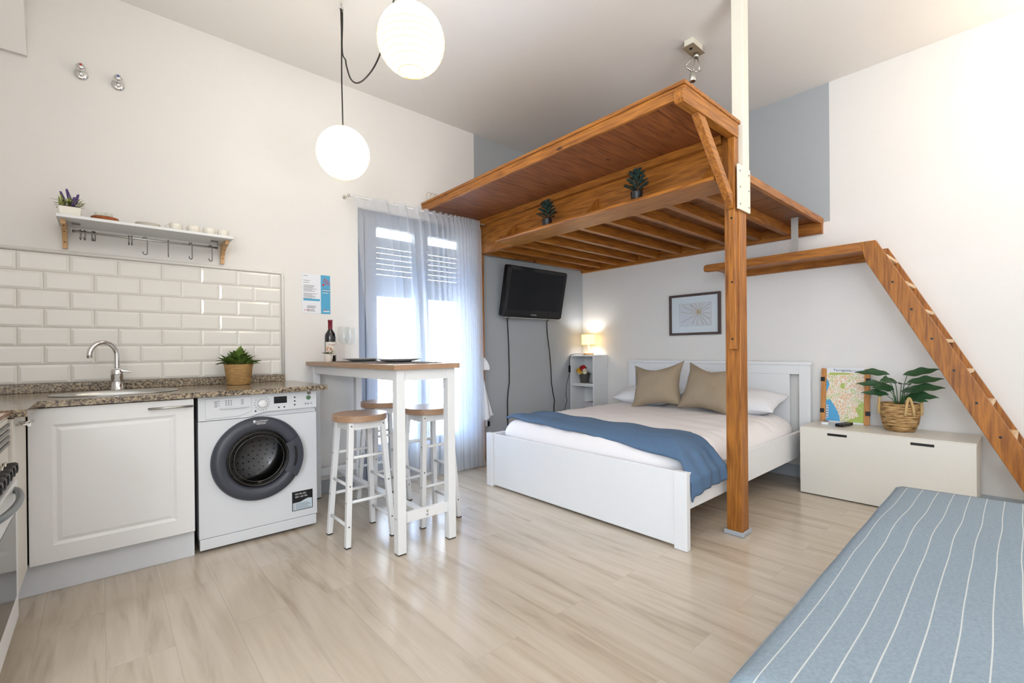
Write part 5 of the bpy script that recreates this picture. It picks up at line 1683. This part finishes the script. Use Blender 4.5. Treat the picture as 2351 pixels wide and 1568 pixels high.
mb2_ = MB(); mb2_.prism([(my1-.02,BH-.032),(my0+.08,BH-.032),(my0+.10,BH-.045),(my1-.01,BH-.052)], 'x', -.0090, -.0086)
mb3_ = MB(); mb3_.prism([(.03,.265),(.0,.262),(-.005,.30),(.025,.305)], 'x', -.0090, -.0086)
M['map_green'] = plain('map green', (182,200,104), .5, noise=.15, nscale=60)
for q_ in (mb, mb2_, mb3_): part('green_area', mbw(q_), M['map_green'], mp_, label='green park area')
mb = MB()
for pts in ([(my1-.005,.20),(.06,.15),(.03,.09),(.0,.012)], [(my1-.01,BH-.06),(.02,BH-.07),(my0,BH-.06)], [(.05,.33),(.02,.22),(-.04,.17),(my0,.10)], [(my0,.20),(-.04,.16),(.01,.12),(.03,.10)], [(.0,.33),(.0,.24),(-.05,.27),(my0,.28)]):
    mb.tube([(-.0091, p[0], p[1]) for p in pts], .0016, 5)
part('main_roads', mbw(mb), plain('map road cream', (248,242,222), .6), mp_)
mb = MB(); mb.box(-.0095, -.0092, my1-.016, my1-.002, .03, .13)
for k in range(0): pass
lg = part('legend_strip', mbw(mb), M['paper'], mp_)
mb = MB()
for k in range(5): mb.box(-.0099, -.0096, my1-.013, my1-.005, .035+k*.019, .047+k*.019)
part('legend_text', mbw(mb), M['grey_ink'], lg)
tmap = text_mb('Tarragona', .026, lambda u, v, w: (-.0066-w, my1-.042-u, BH-.020+v), sx=1.05)
part('map_title', mbw(tmap), plain('title ink', (52,58,84), .6), mpb, label='bold title Tarragona')
tmap = text_mb('HISTÒRIA VIVA', .0115, lambda u, v, w: (-.0066-w, my1-.152-u, BH-.020+v), sx=1.0)
part('map_subtitle', mbw(tmap), plain('subtitle ink', (74,84,120), .6), mpb, label='small subtitle beside the title')

pb = thing('broad_leaf_plant', 'broad-leaved green plant in a woven seagrass basket on the storage bench', 'potted plant', (4.115, .612, .4875))
def seagrass():
    m, nt, b = new_mat('woven seagrass')
    tc = nd(nt, 'ShaderNodeTexCoord'); mp = nd(nt, 'ShaderNodeMapping'); mp.inputs['Scale'].default_value = (18,18,130)
    nt.links.new(tc.outputs['Object'], mp.inputs['Vector'])
    n1 = nd(nt, 'ShaderNodeTexNoise'); n1.inputs['Scale'].default_value = 1; n1.inputs['Detail'].default_value = 3; nt.links.new(mp.outputs[0], n1.inputs['Vector'])
    cr = nd(nt, 'ShaderNodeValToRGB'); e = cr.color_ramp.elements; e[0].position = .33; e[0].color = lin((104,74,40)); e[1].position = .66; e[1].color = lin((208,172,118)); a = e.new(.48); a.color = lin((168,128,78))
    nt.links.new(n1.outputs['Fac'], cr.inputs['Fac']); nt.links.new(cr.outputs['Color'], b.inputs['Base Color'])
    bp = nd(nt, 'ShaderNodeBump'); bp.inputs['Strength'].default_value = .9; bp.inputs['Distance'].default_value = .006
    nt.links.new(n1.outputs['Fac'], bp.inputs['Height']); nt.links.new(bp.outputs['Normal'], b.inputs['Normal']); b.inputs['Roughness'].default_value = .75
    return m
M['seagrass'] = seagrass()
mb = MB(); mb.smooth = True
mb.lathe([(0,.0),(.072,.0),(.082,.006),(.100,.055),(.108,.11),(.109,.15),(.105,.190),(.102,.192),(.098,.188),(.100,.15),(.096,.10),(0,.14)], n=48, cap=False)
part('basket', mb, M['seagrass'], pb, local=True)
mb = MB(); mb.lathe([(.098,.165),(0,.17)], n=32, cap=False); part('soil', mb, M['soil'], pb, local=True)
M['plait'] = plain('plaited straw', (206,172,116), .8, noise=.25, nscale=90, bump=.5, bscale=160)
for a0, lean in ((radians(215), .0), (radians(275), .0), (radians(100), 0)):
    mb = MB(); pts = []
    for k in range(15):
        t = k/14; a = a0 - .22 + .44*t
        r_ = .107 + (.012 if 0 < k < 14 else .006)
        z_ = .115 + .12*sin(pi*t)**.8 if True else 0
        pts.append(((r_-.012*sin(pi*t))*cos(a), (r_-.012*sin(pi*t))*sin(a), z_))
    mb.tube(pts, .0085, 8)
    part('basket_handle', mb, M['plait'], pb, local=True, label='plaited straw handle')
def bigleaf(az, rise, reach, L, Wd, droop, st0):
    base = Vector((st0[0], st0[1], .17)); d = Vector((cos(az), sin(az), 0))
    tip = base + d*reach + Vector((0,0,rise))
    mb = MB(); mb.tube([base, base.lerp(tip, .5) + Vector((0,0,rise*.12)) - d*reach*.12, tip], [.0032,.0028,.0022], 6)
    s_ = part('stalk', mb, M['stem'], pb, local=True)
    mb = MB()
    # ribbed oval blade
    nrm = (Vector((-.80,-.16,0)) + Vector((0,0,.62))).normalized()
    side = d.cross(nrm) if abs(d.dot(nrm)) < .75 else Vector((-d.y, d.x, 0))
    side = -side.normalized(); nseg, nw = 20, 6
    rows = []
    for i in range(nseg+1):
        t = i/nseg; w = Wd/2*(sin(pi*t**.82))**1.05*(1+.05*sin(t*17)) if 0 < i < nseg else .0008
        c = tip - d*L*.12 + d*L*t + Vector((0,0, L*(.16*t - droop*t*t)))
        rows.append([mb.bm.verts.new(c + side*w*q + Vector((0,0, .30*w*abs(q)**1.4 + .003*sin(t*15)*abs(q)))) for q in [(-1+2*j/nw) for j in range(nw+1)]])
    mb.smooth = True
    for a, b in zip(rows, rows[1:]):
        for j in range(nw): mb._f([a[j], b[j], b[j+1], a[j+1]])
    part('leaf', mb, M['leaf'], pb, local=True, norm=False, label='broad dark green leaf')
# the wall is behind (+x), so leaves spread along it and towards the room
LV = [(radians(95),.215,.06,.20,.055,.12),(radians(-80),.215,.03,.19,.062,-.06),(radians(-92),.165,.05,.19,.06,.0),(radians(-96),.115,.05,.20,.066,.05),
      (radians(100),.135,.06,.19,.055,.12),(radians(104),.075,.06,.16,.05,.12),(radians(-100),.065,.04,.18,.064,.12),(radians(150),.165,.02,.15,.07,.10),
      (radians(-150),.15,.02,.14,.07,.12),(radians(120),.115,.03,.13,.075,.10),(radians(-130),.105,.02,.14,.07,.15),(radians(-110),.05,.03,.14,.06,.2)]
for i, (az, rise, reach, L, Wd, dr__) in enumerate(LV):
    bigleaf(az, rise, reach, L, Wd, dr__, (-.02+.012*cos(az), .012*sin(az)))

def remote(label, loc, rz, w, l, h, mat, kind):
    t = thing('remote_control', label, 'remote control', loc, rz)
    mb = MB(); mb.prism(rr(l, w, w*.28), 'z', 0.0005, h); part('body', mb, mat, t, local=True, bevel=.003)
    mb = MB()
    if kind == 'white': mb.box(.0, l/2-.012, -w*.32, w*.32, h, h+.0008); part('display', mb, M['charcoal'], t, local=True)
    else:
        for i in range(7):
            for j in range(3): mb.box(-l/2+.02+i*.018, -l/2+.03+i*.018, -w*.3+j*w*.22, -w*.3+j*w*.22+.006, h, h+.0012)
        part('buttons', mb, M['charcoal'], t, local=True)
    return t
remote('white remote control with a small display lying in front of the map', (4.10, 1.048, .4875), radians(10), .052, .13, .018, M['white'], 'white')
remote('black remote control lying beside the white one', (4.08, .925, .4875), radians(-12), .05, .17, .022, M['black_gloss'], 'black')

# ------------------------------------------------------------------ upholstered bench with the striped cover
ub = thing('upholstered_bench', 'long bench under a grey-blue cover with thin white stripes in the lower right corner', 'bench', (1.8, -.1, 0))
def cover_mat():
    m, nt, b = new_mat('striped grey blue cloth')
    tc = nd(nt, 'ShaderNodeTexCoord'); sp = nd(nt, 'ShaderNodeSeparateXYZ'); nt.links.new(tc.outputs['UV'], sp.inputs[0])
    nz = nd(nt, 'ShaderNodeTexNoise'); nz.inputs['Scale'].default_value = 1.5; nz.inputs['Detail'].default_value = 1.5; nt.links.new(tc.outputs['Object'], nz.inputs['Vector'])
    w = nd(nt, 'ShaderNodeMath', operation='MULTIPLY_ADD'); w.inputs[1].default_value = .035; nt.links.new(nz.outputs['Fac'], w.inputs[0]); nt.links.new(sp.outputs['Y'], w.inputs[2])
    dv = nd(nt, 'ShaderNodeMath', operation='DIVIDE'); dv.inputs[1].default_value = .0485; nt.links.new(w.outputs[0], dv.inputs[0])
    fr = nd(nt, 'ShaderNodeMath', operation='FRACT'); nt.links.new(dv.outputs[0], fr.inputs[0])
    lt = nd(nt, 'ShaderNodeMath', operation='LESS_THAN'); lt.inputs[1].default_value = .055; nt.links.new(fr.outputs[0], lt.inputs[0])
    n2 = nd(nt, 'ShaderNodeTexNoise'); n2.inputs['Scale'].default_value = 140; n2.inputs['Detail'].default_value = 6; nt.links.new(tc.outputs['Object'], n2.inputs['Vector'])
    cr = nd(nt, 'ShaderNodeValToRGB'); cr.color_ramp.elements[0].position = .3; cr.color_ramp.elements[0].color = lin((132,146,157)); cr.color_ramp.elements[1].position = .7; cr.color_ramp.elements[1].color = lin((146,159,169))
    nt.links.new(n2.outputs['Fac'], cr.inputs['Fac'])
    mx = nd(nt, 'ShaderNodeMix', data_type='RGBA'); nt.links.new(lt.outputs[0], mx.inputs['Factor']); nt.links.new(cr.outputs['Color'], mx.inputs['A']); mx.inputs['B'].default_value = lin((196,198,196))
    nt.links.new(mx.outputs['Result'], b.inputs['Base Color']); b.inputs['Roughness'].default_value = .95; b.inputs['Specular IOR Level'].default_value = .1
    bp = nd(nt, 'ShaderNodeBump'); bp.inputs['Strength'].default_value = .3; bp.inputs['Distance'].default_value = .002
    n3 = nd(nt, 'ShaderNodeTexNoise'); n3.inputs['Scale'].default_value = 420; nt.links.new(tc.outputs['Object'], n3.inputs['Vector'])
    nt.links.new(n3.outputs['Fac'], bp.inputs['Height']); nt.links.new(bp.outputs['Normal'], b.inputs['Normal'])
    return m
BX0, BX1, BY0, BY1, BZ = .90, 2.66, -.62, .405, .45
def bench_xy(s, t):
    # s along the bench 0..1, t across 0 (room side) .. 1
    x = BX0 + (BX1-BX0)*s + (.13*t*s)
    y = BY1 - .025*(1-s) - (BY1-BY0)*t
    return x, y
def cover_profile(a):
    """a 0..1 -> (s or t position, drop): drop side, rounded edge, top, rounded edge, drop side"""
    pass
mb = MB(); mb.smooth = True
uvs = {}
ns, nt_ = 60, 60
def edge(a, L):
    # a in -1..2 : below 0 and above 1 the cloth hangs down
    r = .03
    if a < 0: return 0.0, -(-a)*L
    if a > 1: return 1.0, -(a-1)*L
    return a, 0
verts = []
drop = .40
for i in range(ns+1):
    row = []
    a = -.22 + 1.44*i/ns
    for j in range(nt_+1):
        b = -.36 + 1.72*j/nt_
        Ls, Lt = (BX1-BX0), (BY1-BY0)
        s = min(max(a, 0), 1); t = min(max(b, 0), 1)
        ds = max(0, -a, a-1)*Ls; dt = max(0, -b, b-1)*Lt
        x, y = bench_xy(s, t)
        dz = max(ds, dt)
        out = .012*(1 if dz > 0 else 0)
        z = BZ - dz
        e = min(s*Ls, (1-s)*Ls, t*Lt, (1-t)*Lt)
        if dz == 0 and e < .03: z -= .012*(1-e/.03)**2
        if a < 0: x -= .012 + .01*sin(b*30)*min(1, ds/.1)
        if a > 1: x += .012
        if b < 0: y += .008 + .008*sin(a*26)*min(1, dt/.15)
        if b > 1: y -= .012
        if dz == 0: z += .003*sin(x*9+y*5)*sin(y*11-x*4)
        z = max(z, .03)
        v = mb.bm.verts.new((x, y, z)); row.append(v); uvs[v] = (a*Ls, b*Lt)
    verts.append(row)
uvl = mb.bm.loops.layers.uv.new('UVMap')
for i in range(ns):
    for j in range(nt_):
        f = mb._f([verts[i][j], verts[i][j+1], verts[i+1][j+1], verts[i+1][j]])
        if f:
            for lp in f.loops: lp[uvl].uv = uvs[lp.vert]
M['cover'] = cover_mat()
part('striped_cover', mb, M['cover'], ub, label='grey-blue cover with thin white stripes')
mb = MB(); mb.box(BX0+.02, BX1-.01, BY0+.03, BY1-.04, .08, BZ-.025)
part('seat_block', mb, M['taupe'], ub)
for x in (BX0+.08, BX1-.12):
    for y in (BY0+.08, BY1-.12):
        mb = MB(); mb.box(x, x+.05, y, y+.05, .001, .0795); part('leg', mb, M['black'], ub)
# ------------------------------------------------------------------ light
w = bpy.data.worlds.new('World'); scene.world = w; w.use_nodes = True
bg = w.node_tree.nodes['Background']
bg.inputs['Color'].default_value = (.74, .87, 1.0, 1); bg.inputs['Strength'].default_value = 1.95
def lamp(name, kind, loc, energy, color, size=.1, size_y=None, rot=None, **kw):
    l = bpy.data.lights.new(name, kind); l.energy = energy; l.color = color
    if kind == 'AREA':
        l.size = size
        if size_y: l.shape = 'RECTANGLE'; l.size_y = size_y
    elif kind == 'POINT': l.shadow_soft_size = size
    elif kind == 'SUN': l.angle = size
    o = bpy.data.objects.new(name, l); COL.objects.link(o); o.location = loc
    if rot: o.rotation_euler = rot
    return o
# sun falls on the street front opposite, over the roof
lamp('sun', 'SUN', (0,-10,20), 11, (1,.96,.90), .01, rot=(radians(48), 0, radians(8)))
# daylight through the balcony door
lamp('door_daylight', 'AREA', (2.11, 4.55, 1.35), 980, (.72,.86,1), 1.9, 2.4, rot=(radians(90), 0, 0))
# unseen fill light added behind the viewer, then the warm wall lamp
lamp('added_fill', 'POINT', (-1.8, -1.0, 1.9), 70, (.96,.98,1), .45)
lamp('wall_lamp', 'POINT', (3.95, -.42, 2.72), 9, (1,.76,.48), .12)

lamp('ceiling_fill', 'AREA', (1.3, -.95, 1.15), 27, (.98,.99,1), 1.1, 1.1, rot=(radians(180), 0, 0))  # unseen area light added to brighten the ceiling
# ------------------------------------------------------------------ camera
cam = bpy.data.cameras.new('Camera'); co = bpy.data.objects.new('Camera', cam); COL.objects.link(co)
cam.sensor_fit = 'HORIZONTAL'; cam.sensor_width = 36; cam.lens = 36*1060.96/2351; cam.shift_y = 22.15/2351
yaw, pitch, roll = radians(48.4332), radians(-.1454), radians(-.5528)
f = Vector((cos(yaw)*cos(pitch), sin(yaw)*cos(pitch), sin(pitch)))
r = f.cross(Vector((0,0,1))).normalized(); u = r.cross(f)
r2 = r*cos(roll) + u*sin(roll); u2 = -r*sin(roll) + u*cos(roll)
co.matrix_world = Matrix(((r2.x,u2.x,-f.x,0),(r2.y,u2.y,-f.y,0),(r2.z,u2.z,-f.z,1.07),(0,0,0,1)))
cam.clip_start = .02
scene.camera = co
vs = scene.view_settings
scene.display_settings.display_device = 'sRGB'
vs.view_transform = 'Standard'; vs.look = 'None'; vs.gamma = 1; vs.use_curve_mapping = False
vs.exposure = 0.88
scene.cycles.max_bounces = 6; scene.cycles.diffuse_bounces = 3; scene.cycles.adaptive_threshold = .05; scene.cycles.transparent_max_bounces = 12
scene.cycles.sample_clamp_indirect = 6
